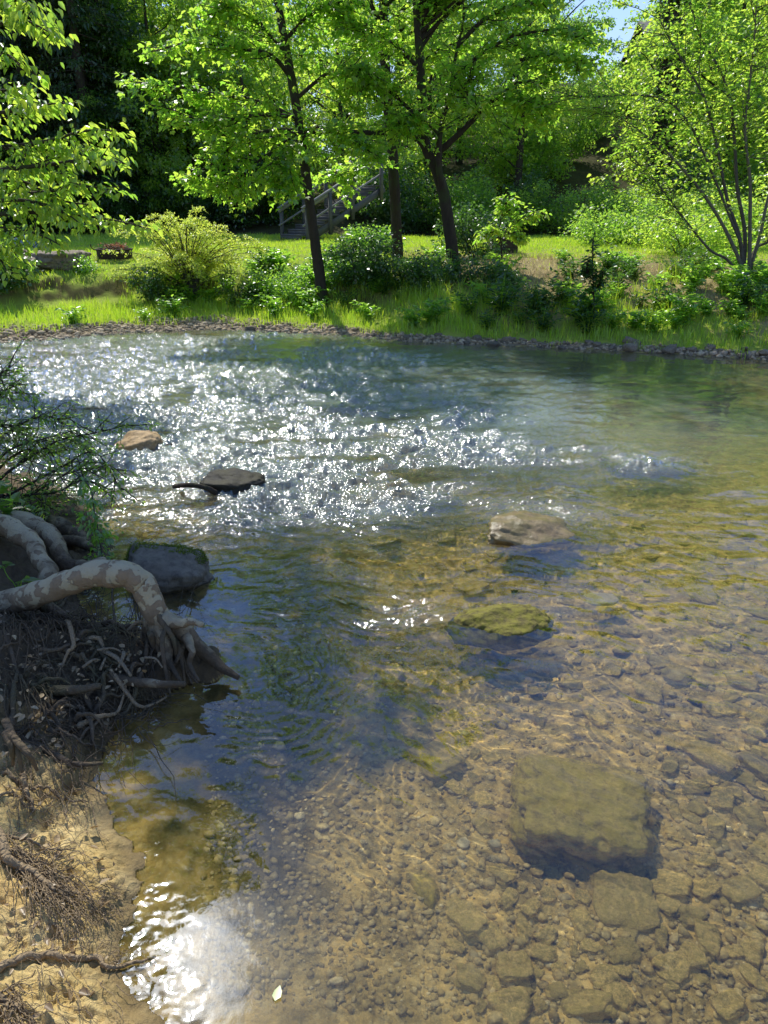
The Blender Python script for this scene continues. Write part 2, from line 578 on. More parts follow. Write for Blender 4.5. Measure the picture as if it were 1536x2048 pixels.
def land(x, y, detail=True):
    """height and zone distances of the ground"""
    x = np.asarray(x, float); y = np.asarray(y, float)
    dn = sdist(x, y, NEAR) + .045 * fbm(x * 5, y * 5, None, 3) + .02 * fbm(x * 17, y * 17, None, 3)
    df = sdist(x, y, FAR) + .12 * fbm(x * 1.3, y * 1.3, None, 3)
    wd = np.maximum(0, -np.maximum(dn, df))            # distance from the shore inside the water
    right = smooth((x + 1) / 5)
    deep = .28 + .10 * fbm(x * .5 + 3, y * .5, None, 2) + .14 * smooth((x - .5) / 3) * smooth((y - 6) / 3)
    edge = np.where(dn > df, .50, .8)
    bed = -deep * (1 - np.exp(-(wd / edge) ** 1.25)) - .006
    # near bank: low sandy slope, higher and steeper among the sycamore roots upstream
    k = smooth((y - 2.0) / 1.2)
    k = k * (1 - .85 * smooth((y - 3.9) / .8))
    zn = (.018 + .06 * k) * (1 - np.exp(-dn / .07)) + np.where(y > 4.2, .06, .17) * np.clip(dn, 0, 1.2) + (.10 + .10 * k) * smooth(dn / .9) + .06 * np.clip(dn - 1, 0, 5)
    # far bank: gravel, grassy shelf, step up to the meadow
    d = np.clip(df, 0, None)
    sh = np.interp(x, [-9, -4, -1, 1, 9], [2.6, 2.5, 2.0, 1.1, .9])           # shelf width
    zf = np.interp(d / sh, [0, .25, .9, 1.0], [0, .09, .30, .36])
    e = np.clip(d - sh, 0, None)
    wr = smooth((x + 1) / 3)
    zf = zf + (1 - wr) * np.interp(e, [0, .5, 2.2, 9], [0, .42, .74, .90]) + wr * np.interp(e, [0, 1.2, 3.6, 9], [0, .30, .68, .86])
    up = np.clip(e / (1.2 + 2 * wr), 0, 1)
    # hill behind
    slope = np.interp(x, [-20, -6, 2, 14], [.05, .10, .22, .26])
    hill = np.clip(y - 27.5 + 1.2 * fbm(x * .15, y * .15), 0, 40)
    zf = zf + slope * hill * smooth(hill / 4)
    z = np.where(dn > df, np.where(dn > 0, zn, bed), np.where(df > 0, zf, bed))
    if detail:
        nb = smooth(dn / .1)
        cl = np.abs(fbm(x * 9, y * 9, None, 4))
        clods = .028 * fbm(x * 7, y * 7, None, 3) - .030 * np.clip(cl - .2, 0, 1) + .014 * fbm(x * 45, y * 45, None, 3)
        z = z + nb * clods * (1 + .8 * smooth((y - 1.9) / .5) * smooth((3 - y) / .5))
        bw = smooth(wd / .15)
        bn = .022 * fbm(x * 3.2, y * 3.2, None, 4) + .010 * fbm(x * 14, y * 14, None, 3)
        bn = bn + .05 * np.exp(-((x + .62) ** 2 + (y - 2.2) ** 2) / .10)           # silt mound by the roots
        z = z + bw * bn
        fb = smooth(df / .6)
        z = z + fb * (.05 * fbm(x * 1.7, y * 1.7, None, 4) + smooth((up - .02) / .2) * smooth((1.02 - up) / .2) * .10 * fbm(x * 3.1, y * 3.1, None, 3))
    return z, dn, df, wd


class Lookup:
    """the ground heights tabulated, so that placing things on the ground is quick"""
    def __init__(self, x0, x1, y0, y1, st):
        self.x0, self.y0, self.st = x0, y0, st
        gx, gy = np.meshgrid(np.arange(x0, x1, st), np.arange(y0, y1, st), indexing='ij')
        self.tab = land(gx, gy)

    def get(self, x, y):
        fx, fy = (x - self.x0) / self.st, (y - self.y0) / self.st
        i = np.clip(fx.astype(int), 0, self.tab[0].shape[0] - 2); j = np.clip(fy.astype(int), 0, self.tab[0].shape[1] - 2)
        u, v = np.clip(fx - i, 0, 1), np.clip(fy - j, 0, 1)
        return [t[i, j] * (1 - u) * (1 - v) + t[i + 1, j] * u * (1 - v) + t[i, j + 1] * (1 - u) * v + t[i + 1, j + 1] * u * v for t in self.tab]


NEARTAB = Lookup(-3.6, 2.6, .4, 5.6, .014)
FARTAB = Lookup(-50, 50, 0, 90, .12)


def lands(x, y):
    x = np.atleast_1d(np.asarray(x, float)); y = np.atleast_1d(np.asarray(y, float))
    nr_ = (x > -3.58) & (x < 2.55) & (y > .42) & (y < 5.55)
    return [np.where(nr_, a, b) for a, b in zip(NEARTAB.get(x, y), FARTAB.get(x, y))]


def zats(x, y):
    return lands(x, y)[0]


def zat(x, y):
    return float(zats(x, y)[0])


# one sheet, rows spaced as seen from the bank, fanning out to the horizon
row_px = np.r_[np.arange(2300, 1300, -3.0), np.arange(1300, 640, -2.5)]
ys = np.array([G(768, p)[1] for p in row_px])
ys = np.r_[np.linspace(-8, ys[0] - .05, 40), ys, ys[-1] + np.cumsum(np.linspace(.06, .25, 110)), 0]
ys[-1] = ys[-2] + .3
ys = np.r_[ys, ys[-1] + np.geomspace(.4, 520, 90)]
us = np.r_[-np.geomspace(14, 1.16, 50)[:-1], np.linspace(-1.15, 1.15, 620), np.geomspace(1.16, 14, 50)[1:]]
Y, U = np.meshgrid(ys, us, indexing='ij')
X = U * (.75 + .56 * np.maximum(Y, 0))
Z, DN, DF, WD = land(X, Y)
nr, nc = X.shape
V = np.stack([X, Y, Z], -1).reshape(-1, 3)
idx = np.arange(nr * nc).reshape(nr, nc)
Q = np.stack([idx[:-1, :-1], idx[:-1, 1:], idx[1:, 1:], idx[1:, :-1]], -1).reshape(-1, 4)
qdn = DN.ravel()[Q].mean(1); qdf = DF.ravel()[Q].mean(1); qy = V[Q][:, :, 1].mean(1)
cls = np.where(qdn > 0, 0, np.where(qdf > 0, np.where(qy > 28, 3, 2), 1))


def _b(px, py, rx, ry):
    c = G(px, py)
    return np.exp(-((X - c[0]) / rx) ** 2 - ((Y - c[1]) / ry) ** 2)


# dark blobs paint shade into the bed colour, so reflections stand out
BED_SHADE = np.clip(1.2 * _b(490, 1450, .30, .62) + 1.1 * _b(535, 1680, .17, .32) + .95 * _b(640, 1230, .55, .65) + .5 * _b(560, 1130, .6, .6) + .5 * _b(520, 1600, .16, .25), 0, 1)


def ground_obj(name, c, mat):
    q = Q[cls == c]
    used, inv = np.unique(q, return_inverse=True)
    mb = MB(); mb.add(V[used], inv.reshape(-1, 4))
    o = mb.obj(name, mat)
    me = o.data
    for nm, arr in (('near_d', DN), ('far_d', DF), ('depth', WD), ('pool', BED_SHADE)):  # 'pool' carries the painted bed shade
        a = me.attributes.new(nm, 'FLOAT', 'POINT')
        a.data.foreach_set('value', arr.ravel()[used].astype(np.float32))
    return tag(o, kind='structure')


def sand_mat():
    k = NT('damp_sand')
    p = k.pos()
    d = k.attr('near_d')
    a = k.noise(p, 4, 5, .6)
    b = k.noise(p, 38, 6, .7)
    f = k.noise(p, 220, 3, .7)
    c = k.mix(k.ramp(a, [(.35, 0), (.68, 1)]), (.60, .42, .14), (.76, .57, .25))
    c = k.mix(k.ramp(k.noise(p, 2.3, 3), [(.55, 0), (.75, .6)]), c, (.48, .25, .07))
    c = k.mix(k.ramp(b, [(.52, 0), (.72, .75)]), c, (.20, .13, .055))
    c = k.mix(k.ramp(f, [(.6, 0), (.75, .4)]), c, (.62, .50, .30))
    # dark loam among the roots (upstream), damp edge at the water
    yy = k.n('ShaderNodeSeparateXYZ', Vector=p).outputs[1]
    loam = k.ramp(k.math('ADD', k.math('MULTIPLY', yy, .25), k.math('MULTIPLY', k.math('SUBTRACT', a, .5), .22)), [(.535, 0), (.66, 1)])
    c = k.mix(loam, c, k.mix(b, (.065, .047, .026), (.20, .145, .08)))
    wet = k.ramp(k.math('ADD', d, k.math('MULTIPLY', k.math('SUBTRACT', a, .5), .10)), [(.0, 1), (.14, 0)])
    c = k.mix(k.math('MULTIPLY', wet, .82), c, (.10, .065, .026))
    h = k.math('ADD', k.math('MULTIPLY', b, .8), k.math('MULTIPLY', f, .3))
    rough = k.math('MULTIPLY_ADD', wet, -.35, .92)
    return k.out(k.principled(c, rough, k.bump(h, .9, .02), .3))


def bed_mat():
    k = NT('stream_bed_gravel')
    p = k.pos()
    wp = k.n('ShaderNodeMixRGB', i0=.05, i1=p, i2=k.n('ShaderNodeTexNoise', Vector=p, Scale=5.0, Detail=2.0).outputs['Color']).outputs[0]
    a = k.noise(p, 1.3, 4, .6)
    b = k.noise(wp, 9, 5, .65)
    f = k.noise(wp, 55, 4, .7)
    vo = k.n('ShaderNodeTexVoronoi', Vector=wp, Scale=16.0, Randomness=1.0)
    vo2 = k.n('ShaderNodeTexVoronoi', Vector=wp, Scale=42.0)
    cell = k.n('ShaderNodeSeparateColor', Color=vo.outputs['Color']).outputs[0]
    cell2 = k.n('ShaderNodeSeparateColor', Color=vo2.outputs['Color']).outputs[0]
    c = k.mix(k.ramp(a, [(.38, 0), (.62, 1)]), (.80, .54, .165), (.66, .45, .14))
    c = k.mix(k.ramp(cell, [(.2, 0), (1, .55)]), c, (.36, .27, .10))
    c = k.mix(k.ramp(cell2, [(.6, 0), (.95, .5)]), c, (.85, .66, .30))
    c = k.mix(k.ramp(b, [(.43, 0), (.66, .9)]), c, (.19, .145, .045))  # dark patches also paint shade into the gaps between stones
    c = k.mix(k.ramp(f, [(.55, 0), (.75, .5)]), c, (.64, .51, .26))
    # silt pales the shallow edge by the sand bank, algae, with the water's absorption put into the colour, darkens the far deeper run
    nd = k.attr('near_d')
    silt = k.ramp(nd, [(.3, 0), (1.0, 1)])
    yy = k.n('ShaderNodeSeparateXYZ', Vector=p).outputs[1]
    far = k.ramp(k.math('MULTIPLY', yy, .1), [(.3, 0), (.95, 1)])
    c = k.mix(k.math('MULTIPLY', far, .75), c, k.mix(b, (.20, .175, .065), (.36, .31, .12)))
    pool = k.attr('pool')  # mask of the painted bed shade
    c = k.mix(k.math('MULTIPLY', pool, k.math('MULTIPLY_ADD', b, .7, .45)), c, (.07, .06, .025))  # painted shade: darkens the bed within the blobs
    h = k.math('ADD', k.math('MULTIPLY', k.math('MINIMUM', vo.outputs['Distance'], .5), -.8), k.math('ADD', b, k.math('MULTIPLY', f, .35)))
    return k.out(k.principled(c, .9, k.bump(h, .9, .03), .15))


def meadow_mat():
    k = NT('meadow_turf')
    p = k.pos()
    d = k.attr('far_d')
    a = k.noise(p, .9, 4, .6)
    b = k.noise(p, 7, 5, .7)
    f = k.noise(p, 60, 4, .7)
    grass = k.mix(b, (.20, .27, .03), (.42, .48, .09))
    dirt = k.mix(b, (.26, .175, .09), (.52, .38, .22))
    xx = k.n('ShaderNodeSeparateXYZ', Vector=p).outputs[0]
    # trodden, straw coloured ground along the bank top on the right
    rt = k.ramp(k.math('MULTIPLY_ADD', xx, .1, .5), [(.5, 0), (.66, .9)])
    bare = k.math('MULTIPLY', rt, k.ramp(k.math('ADD', k.math('MULTIPLY', d, .1), k.math('MULTIPLY', k.math('SUBTRACT', a, .5), .5)), [(.08, 0), (.16, 1), (.52, .9), (.8, .15)]))
    c = k.mix(bare, grass, dirt)
    # gravel margin
    vo = k.n('ShaderNodeTexVoronoi', Vector=p, Scale=18.0)
    gcol = k.mix(k.n('ShaderNodeSeparateColor', Color=vo.outputs['Color']).outputs[0], (.14, .11, .075), (.36, .28, .18))
    gm = k.ramp(k.math('ADD', k.math('MULTIPLY', d, k.n('ShaderNodeMapRange', Value=xx, i1=-2.0, i2=2.0, i3=1.0, i4=3.2).outputs[0]), k.math('MULTIPLY', k.math('SUBTRACT', b, .5), .5)), [(.5, 1), (.75, 0)])
    c = k.mix(gm, c, gcol)
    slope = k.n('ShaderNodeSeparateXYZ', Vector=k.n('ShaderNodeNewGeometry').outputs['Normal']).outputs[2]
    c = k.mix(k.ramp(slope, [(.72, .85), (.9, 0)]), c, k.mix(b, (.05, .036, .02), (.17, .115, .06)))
    h = k.math('ADD', b, k.math('MULTIPLY', f, .5))
    return k.out(k.principled(c, .95, k.bump(h, .8, .05), .1))


def hill_mat():
    k = NT('woodland_floor')
    p = k.pos()
    b = k.noise(p, 4, 5, .7)
    c = k.mix(b, (.025, .035, .010), (.09, .075, .035))
    return k.out(k.principled(c, .95, k.bump(b, .8, .08), .1))


ground_obj('sand_bank', 0, sand_mat())
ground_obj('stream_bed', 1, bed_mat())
ground_obj('meadow', 2, meadow_mat())
ground_obj('hillside', 3, hill_mat())

# ------------------------------------------------------------------ water
row_px = np.r_[np.arange(2300, 640, -2.0)]
wy = np.array([G(768, p)[1] for p in row_px])
wy = np.r_[np.linspace(-8, wy[0] - .05, 20), wy, wy[-1] + np.cumsum(np.linspace(.06, .4, 30))]
wu = np.r_[-np.geomspace(14, 1.11, 40)[:-1], np.linspace(-1.1, 1.1, 800), np.geomspace(1.11, 14, 40)[1:]]
WY, WU = np.meshgrid(wy, wu, indexing='ij')
WX = WU * (.75 + .56 * np.maximum(WY, 0))


def blob(px, py, rx, ry, X=WX, Y=WY, ang=0.0):
    c = G(px, py)
    dx, dy = X - c[0], Y - c[1]
    if ang:
        dx, dy = dx * math.cos(ang) + dy * math.sin(ang), -dx * math.sin(ang) + dy * math.cos(ang)
    return np.exp(-((dx / rx) ** 2 + (dy / ry) ** 2))


wob = fbm(WX * .7, WY * .7, None, 3)
rap = 1.3 * blob(150, 740, 4.2, 3.4) + .5 * blob(300, 690, 3.0, 1.0) + .6 * blob(60, 930, 1.6, 1.4) + 1.0 * blob(560, 800, 2.1, 2.6) + .4 * blob(420, 910, 1.6, 1.1) + .55 * blob(720, 900, 1.3, 1.2) + .85 * blob(740, 985, .55, .28) \
    + .8 * blob(1230, 925, .55, .3) + .55 * blob(1000, 900, 1.1, .5) + .5 * blob(800, 1230, .35, .3, ang=-.6) + .12 * blob(480, 1000, .8, .7) + .4 * blob(1100, 1030, .4, .3)
strk = fbm(WX * 1.1 + WY * .35 + .5 * wob, WY * 3.6 - WX * .5, None, 3)
rap = np.clip(rap * (1.08 + .7 * wob + 1.5 * strk), 0, 1.3)
mid = smooth((WY - 2.0) / 1.5)
calm = np.clip(blob(480, 1520, .30, .42) + blob(400, 1900, .42, .36) + .6 * blob(1420, 820, 2.0, 1.6), 0, 1)
a1, b1 = WX * math.cos(.75) + WY * math.sin(.75), -WX * math.sin(.75) + WY * math.cos(.75)
wx2, wy2 = WX + .12 * fbm(WX * 2, WY * 2, None, 2), WY + .12 * fbm(WX * 2 + 9, WY * 2, None, 2)
long_ = fbm(wx2 * 1.6, wy2 * 3.4, None, 3)
chop = fbm(wx2 * 7, wy2 * 10, None, 4, gain=.62)
chop2 = fbm(wx2 * 5, wy2 * 9, None, 2)
fine = fbm(wx2 * 26, wy2 * 30, None, 2, gain=.7)
rid = 1 - np.abs(perlin(wx2 * 4.5, wy2 * 8)) * 2
wake = fbm(a1 * 10 + 2 * fbm(WX * 1.5, WY * 1.5), b1 * 1.7, None, 3)
wz = .0065 * long_ * (.25 + mid) + rap * (.042 * chop + .002 * fine + .020 * rid * rap) \
    + (1 - .8 * calm) * ((.0007 + .0021 * mid) * chop2 + .00010 * fine) + .0030 * wake * (1 - .9 * calm) * smooth((WY - 1.4) / 1.2) * smooth((7 - WY) / 3)
# ripples where the current curls round the roots
c0 = G(455, 1335)
rr = np.hypot(WX - c0[0] - .1, (WY - c0[1]) * .8)
wz += .0009 * np.sin(rr * 100 + 9 * fbm(WX * 3, WY * 3, None, 3)) * (.4 + np.abs(fbm(WX * 5 + 4, WY * 5)) * 2) * np.exp(-((rr - .42) / .30) ** 2) * smooth((WX - c0[0] - .02) / .1)
e2 = np.exp(-sdist(WX, WY, NEAR) ** 2 / .02)
wz += .0012 * e2 * fbm(WX * 22, WY * 22, None, 2)
# streams over the crest of the shallow stones
for (px, py, rx, ry, hh) in [(1000, 1255, .30, .16, .03), (1280, 938, .35, .14, .05), (760, 998, .45, .12, .05), (1050, 1085, .35, .14, .02)]:
    wz += hh * blob(px, py, rx, ry)
wmb = MB()
idx = np.arange(WX.size).reshape(WX.shape)
wmb.add(np.stack([WX, WY, wz], -1).reshape(-1, 3), np.stack([idx[:-1, :-1], idx[:-1, 1:], idx[1:, 1:], idx[1:, :-1]], -1).reshape(-1, 4))


def water_mat():
    k = NT('stream_water')
    p = k.pos()
    r = k.attr('rapid')
    m = k.n('ShaderNodeMapping', Vector=p, Rotation=(0, 0, R(-8)), Scale=(1, .62, 1)).outputs[0]
    f1 = k.noise(m, 46, 2, .65, .5)
    f2 = k.noise(m, 42, 1, .5, .3)
    h = k.math('ADD', f1, k.math('MULTIPLY', f2, .45))
    bs = k.math('MULTIPLY_ADD', r, .62, .008)
    nb = k.n('ShaderNodeBump', Height=h, Strength=bs, Distance=.02).outputs[0]
    f0 = k.n('ShaderNodeFresnel', IOR=1.33, Normal=nb).outputs[0]
    fr = k.math('MINIMUM', k.math('MINIMUM', k.math('MULTIPLY', f0, 2.2), k.math('ADD', f0, .055)), 1.0)
    ro = k.math('MULTIPLY_ADD', r, .09, .022)
    tr = k.n('ShaderNodeBsdfRefraction', Color=(.97, .955, .83), IOR=1.33, Roughness=0.0).outputs[0]
    mk = k.attr('murk')
    df = k.n('ShaderNodeBsdfDiffuse', Color=(.33, .39, .35)).outputs[0]
    clear = k.n('ShaderNodeBsdfTransparent', Color=(.97, .955, .83)).outputs[0]
    tr = k.n('ShaderNodeMixShader', i0=.25, i1=tr, i2=clear).outputs[0]
    body = k.n('ShaderNodeMixShader', i0=mk, i1=tr, i2=df).outputs[0]
    gl = k.n('ShaderNodeBsdfGlossy', Color=(1, 1, 1), Roughness=ro, Normal=nb).outputs[0]
    return k.out(k.n('ShaderNodeMixShader', i0=fr, i1=body, i2=gl).outputs[0])


wo = wmb.obj('water', water_mat())
wo.cycles.is_caustics_caster = True
so.data.cycles.is_caustics_light = True
for nm in ('stream_bed', 'sand_bank'): bpy.data.objects[nm].cycles.is_caustics_receiver = True
tag(wo, kind='structure')
murk = np.clip(.30 * np.clip(rap, 0, 1) ** 1.3 + .07 * smooth((WY - 4.0) / 3) + .16 * blob(820, 760, 3.2, 2.2) + .16 * blob(1250, 830, 1.6, 1.0) + .16 * blob(200, 800, 4, 3), 0, .5) * (1 + .5 * wob)
for nm, arr in (('rapid', np.clip(rap, 0, 1)), ('murk', np.clip(murk, 0, .5))):
    at_ = wo.data.attributes.new(nm, 'FLOAT', 'POINT')
    at_.data.foreach_set('value', arr.ravel().astype(np.float32))

# ------------------------------------------------------------------ stones and boulders in the stream
M['stone_wet'] = stone_mat('wet_brown_stone', (.26, .18, .08), (.38, .27, .12), (.12, .085, .04), 5, (.14, .11, .03), .38, .5)
M['stone_bed'] = stone_mat('algae_dusted_stone', (.66, .46, .14), (.80, .58, .21), (.20, .155, .05), 4, (.36, .28, .07), .85)
M['stone_moss'] = stone_mat('algae_covered_boulder', (.44, .32, .07), (.74, .53, .13), (.07, .055, .015), 11, (.40, .31, .035), .9)
M['stone_awash'] = stone_mat('awash_mossy_boulder', (.15, .115, .032), (.27, .21, .05), (.05, .04, .014), 11, (.20, .18, .022), .8, .3)
M['stone_grey'] = stone_mat('dry_grey_boulder', (.12, .105, .08), (.19, .165, .12), (.06, .05, .038), 5, None, .85)
M['stone_dark'] = stone_mat('dark_wet_boulder', (.035, .030, .022), (.075, .062, .042), (.02, .017, .013), 5, (.04, .035, .015), .7, .25)
M['stone_tan'] = stone_mat('tan_dry_stone', (.36, .23, .10), (.44, .30, .15), (.20, .13, .06), 4, None, .7)
M['stone_pale'] = stone_mat('pale_cream_stone', (.46, .40, .24), (.52, .45, .28), (.34, .28, .15), 5, None, .85)
M['stone_shelf'] = stone_mat('weathered_grey_ledge', (.20, .155, .11), (.30, .245, .175), (.05, .04, .035), 3, None, .9)


def rock(name, px, py, z, wpx, size_yz, label, mat, seed, rz=0.0, boxy=.4, rough=.2, fine=.04, tilt=(0, 0), level=5, cat='rock'):
    """a rock wpx pixels wide, centred where the photograph shows it; size_yz metres"""
    c = G(px, py, z)
    t = (c[2] - H) / ray(px, py)[2]
    sx = wpx * t / FPX
    v, f = rock_shape((sx, size_yz[0], size_yz[1]), seed, level, boxy, rough, fine)
    v = v @ rotm(R(tilt[0]), R(tilt[1]), R(rz)).T
    mb = MB(); mb.add(v, None, f)
    o = mb.obj(name, mat)
    o.location = c
    o.cycles.is_caustics_receiver = True
    return tag(o, label, cat)


rock('boulder', 1158, 1632, -.185, 258, (.50, .27), 'large square olive boulder wholly under the water at lower right', M['stone_moss'], 1.3, -8, .8, .12, .07, (6, 4), 6, 'boulder')
rock('boulder', 998, 1264, -.05, 215, (.36, .25), 'mossy yellow-green boulder just breaking the surface amid the stream', M['stone_awash'], 2.9, 6, .0, .13, .05, (8, -3), 6, 'boulder')
rock('rock', 1052, 1066, .005, 175, (.42, .175), 'wet tan wedge-shaped rock standing alone above the water right of centre', M['stone_wet'], 3.4, 8, .3, .22, .04, (10, 6), 5)
rock('rock', 1200, 1214, -.10, 66, (.14, .06), 'small pale cream flat stone under water, brightest on the bed', M['stone_pale'], 4.2, 5, .3, .15, .02, (0, 0), 4)
mr = rock('rock', 340, 1142, .045, 156, (.36, .27), 'rounded grey rock with a green moss cap behind the arching root', M['stone_grey'], 5.8, 14, .3, .17, .04, (10, 8), 5)
rock('rock', 468, 968, .03, 118, (.34, .165), 'dark humped rock in the riffle with a stick lodged against it', M['stone_dark'], 6.1, -6, .4, .2, .04, (6, 6), 5)
rock('rock', 276, 890, .02, 84, (.30, .18), 'sunlit tan rock in the glittering riffle near left bank', M['stone_tan'], 7.7, 10, .45, .22, .03, (10, -8), 5)
rock('rock', 316, 890, .01, 62, (.14, .10), 'small dark low rock touching the sunlit tan rock', M['stone_dark'], 8.2, -4, .3, .2, .03, (0, 4), 4)
rock('boulder', 1282, 946, -.14, 170, (.50, .19), 'long olive submerged boulder under the white crest at right', M['stone_moss'], 9.4, 4, .4, .2, .04, (4, 0), 5, 'boulder')
rock('boulder', 790, 1010, -.125, 230, (.36, .18), 'low drowned boulder below the mid-stream ripple line', M['stone_moss'], 10.4, -4, .4, .2, .04, (4, 0), 5, 'boulder')
rock('rock', 848, 1822, -.27, 50, (.17, .14), 'upright brown stone on the gravel left of the square boulder', M['stone_moss'], 11.2, 12, .4, .2, .04, (0, 0), 4)
rock('rock', 985, 1722, -.24, 26, (.05, .03), 'thin pale yellow chip of stone left of the square boulder', M['stone_pale'], 12.3, 20, .5, .2, .02, (0, 0), 3)
rock('rock', 925, 1722, -.25, 26, (.06, .03), 'small round pale stone left of the thin yellow chip', M['stone_pale'], 12.9, 20, .4, .2, .02, (0, 0), 3)

# moss cap, a part of the grey rock: small tufts over its upstream shoulder
mb = MB()
r1 = np.random.default_rng(5)
mv = np.array([v.co[:] for v in mr.data.vertices]); mn_ = nrm(mv)
sel = (mv[:, 2] > .05) & (mv[:, 1] > -.02) & (fbm(mv[:, 0] * 11, mv[:, 1] * 11) > -.12 - (mv[:, 1] - .05) * 2)
ii = r1.choice(np.where(sel)[0], 3400)
pp = mv[ii] + r1.normal(0, .005, (3400, 3))
leaves(mb, pp, mn_[ii] + r1.normal(0, .6, (3400, 3)), r1.normal(size=(3400, 3)), r1.uniform(.007, .017, 3400), .25, .2, 0, 'diamond')
M['moss'] = leaf_mat('moss', (.06, .085, .010), (.12, .15, .02), (.10, .14, .01), (.2, .24, .03), .35, .02)
mb.obj('moss_cap', M['moss'], mr, world=False)

# the countable cobbles of the bed: copies of eight stones
protos = []
for i in range(8):
    v, f = rock_shape((1, .62 + .08 * (i % 4), .34 + .06 * (i % 3)), 20 + i, 4, .35 + .08 * (i % 4), .2, .03)
    mb = MB(); mb.add(v, None, f)
    protos.append(mb.mesh('stone', M['stone_bed']))
rs = np.random.default_rng(11)
placed = []
nst = 0
tries = 0
while nst < 285 and tries < 20000:
    tries += 1
    px, py = rs.uniform(620, 1580), rs.uniform(1000, 2080)
    if rs.random() < .35: px, py = rs.uniform(1000, 1580), rs.uniform(1500, 2080)
    p = G(px, py, -.3)
    dens = smooth((px - 700) / 500) * .8 + .12
    if py > 1500 and px < 900: dens *= .35
    if rs.random() > dens: continue
    s = float(np.clip(rs.lognormal(math.log(.090), .46), .04, .23))
    if any((p[0] - q[0]) ** 2 + (p[1] - q[1]) ** 2 < ((s + q[2]) * .36) ** 2 for q in placed): continue
    if abs(px - 1158) < 165 and abs(py - 1640) < 150: continue
    zb, dn_, df_, wd_ = lands(p[0], p[1])
    if wd_[0] < .25: continue
    placed.append((p[0], p[1], s))
    o = bpy.data.objects.new('stone', protos[rs.integers(8)])
    COL.objects.link(o)
    o.location = (p[0], p[1], float(zb[0]) + s * .11)
    o.rotation_euler = (rs.normal(0, .16), rs.normal(0, .16), rs.uniform(0, 6.28))
    o.scale = (s, s * rs.uniform(.8, 1.15), s * rs.uniform(.65, 1.0))
    o.cycles.is_caustics_receiver = True
    tag(o, 'olive-tan algae-dusted cobble lying on the stream bed under clear water', 'stone', 'cobbles on the stream bed')
    nst += 1

# pebbles nobody could count, under the water
mb = MB()
rp = np.random.default_rng(12)
pv, pf = ico(1)
n = 9000
px, py = rp.uniform(420, 1640, n), 900 + 1200 * rp.random(n) ** .8
P = np.array([G(a, b, -.3) for a, b in zip(px, py)])
zb, dn_, df_, wd_ = lands(P[:, 0], P[:, 1])
for i in range(n):
    if wd_[i] < .12: continue
    s = float(np.clip(rp.lognormal(math.log(.009), .5), .004, .03))
    v = pv * (1 + .25 * rp.normal(size=(len(pv), 1)).clip(-1, 1)) * np.array([s, s * rp.uniform(.6, 1), s * rp.uniform(.35, .6)])
    v = v @ rotm(rp.normal(0, .3), rp.normal(0, .3), rp.uniform(0, 6)).T
    mb.add(v + np.array([P[i, 0], P[i, 1], zb[i] + s * .2]), None, pf)


def pebble_mat(name, cols, wet=.8):
    k = NT(name)
    g = k.n('ShaderNodeNewGeometry')
    c = k.ramp(g.outputs['Random Per Island'], [(i / (len(cols) - 1), c) for i, c in enumerate(cols)])
    nz = k.noise(g.outputs['Position'], 60, 4)
    c = k.mix(k.ramp(nz, [(.4, 0), (.7, .6)]), c, (.10, .08, .04))
    return k.out(k.principled(c, wet, k.bump(nz, .4, .01), .35))


M['pebble'] = pebble_mat('bed_pebbles', [(.30, .22, .08), (.64, .46, .16), (.46, .34, .11), (.78, .60, .27), (.36, .26, .085), (.88, .72, .38)])
po = mb.obj('pebbles', M['pebble'])
po.cycles.is_caustics_receiver = True
tag(po, 'small tan pebbles and grit strewn over the stream bed', 'pebbles', kind='stuff')

# gravel margin of the far bank (stuff) and its larger stones (things)
mb = MB()
n = 5200
xs = np.concatenate([rp.uniform(-12, 9, n // 2), rp.uniform(-9, -1, n // 2)])
far_y = np.interp(xs, FAR[1:17, 0], FAR[1:17, 1])
off = rp.uniform(-.25, 1, n)
ysn = far_y + off * np.interp(xs, [-9, -3, 1, 9], [1.2, .8, .22, .18])
zz = zats(xs, ysn)
for i in range(n):
    s = float(np.clip(rp.lognormal(math.log(.027), .45), .012, .08))
    v = pv * (1 + .22 * rp.normal(size=(len(pv), 1)).clip(-1, 1)) * np.array([s, s * rp.uniform(.6, 1), s * rp.uniform(.4, .7)])
    v = v @ rotm(rp.normal(0, .3), rp.normal(0, .3), rp.uniform(0, 6)).T
    mb.add(v + np.array([xs[i], ysn[i], zz[i] + s * .2]), None, pf)
M['gravel'] = pebble_mat('bank_gravel', [(.34, .26, .16), (.52, .40, .25), (.22, .18, .13), (.60, .48, .32), (.40, .31, .22)], .9)
tag(mb.obj('gravel', M['gravel']), 'coarse brown gravel along the waterline of the far bank', 'gravel', kind='stuff')

bprot = []
for i in range(6):
    v, f = rock_shape((1, .7, .5), 40 + i, 3, .4, .22, .03)
    mb = MB(); mb.add(v, None, f)
    bprot.append(mb.mesh('bank_stone', M['stone_shelf']))
for i in range(80):
    x = rs.uniform(.8, 8.2) if i < 66 else rs.uniform(-7, .8)
    y = float(np.interp(x, FAR[1:17, 0], FAR[1:17, 1])) + rs.uniform(-.06, .26)
    s = float(np.clip(rs.lognormal(math.log(.13), .5), .05, .38))
    o = bpy.data.objects.new('bank_stone', bprot[rs.integers(6)])
    COL.objects.link(o)
    o.location = (x, y, zat(x, y) + s * .10)
    o.rotation_euler = (rs.normal(0, .15), rs.normal(0, .15), rs.uniform(0, 6.28))
    o.scale = (s, s, s * rs.uniform(.7, 1.1))
    tag(o, 'grey-brown stone at the waterline of the far bank below the grass', 'stone', 'stones along the far waterline')

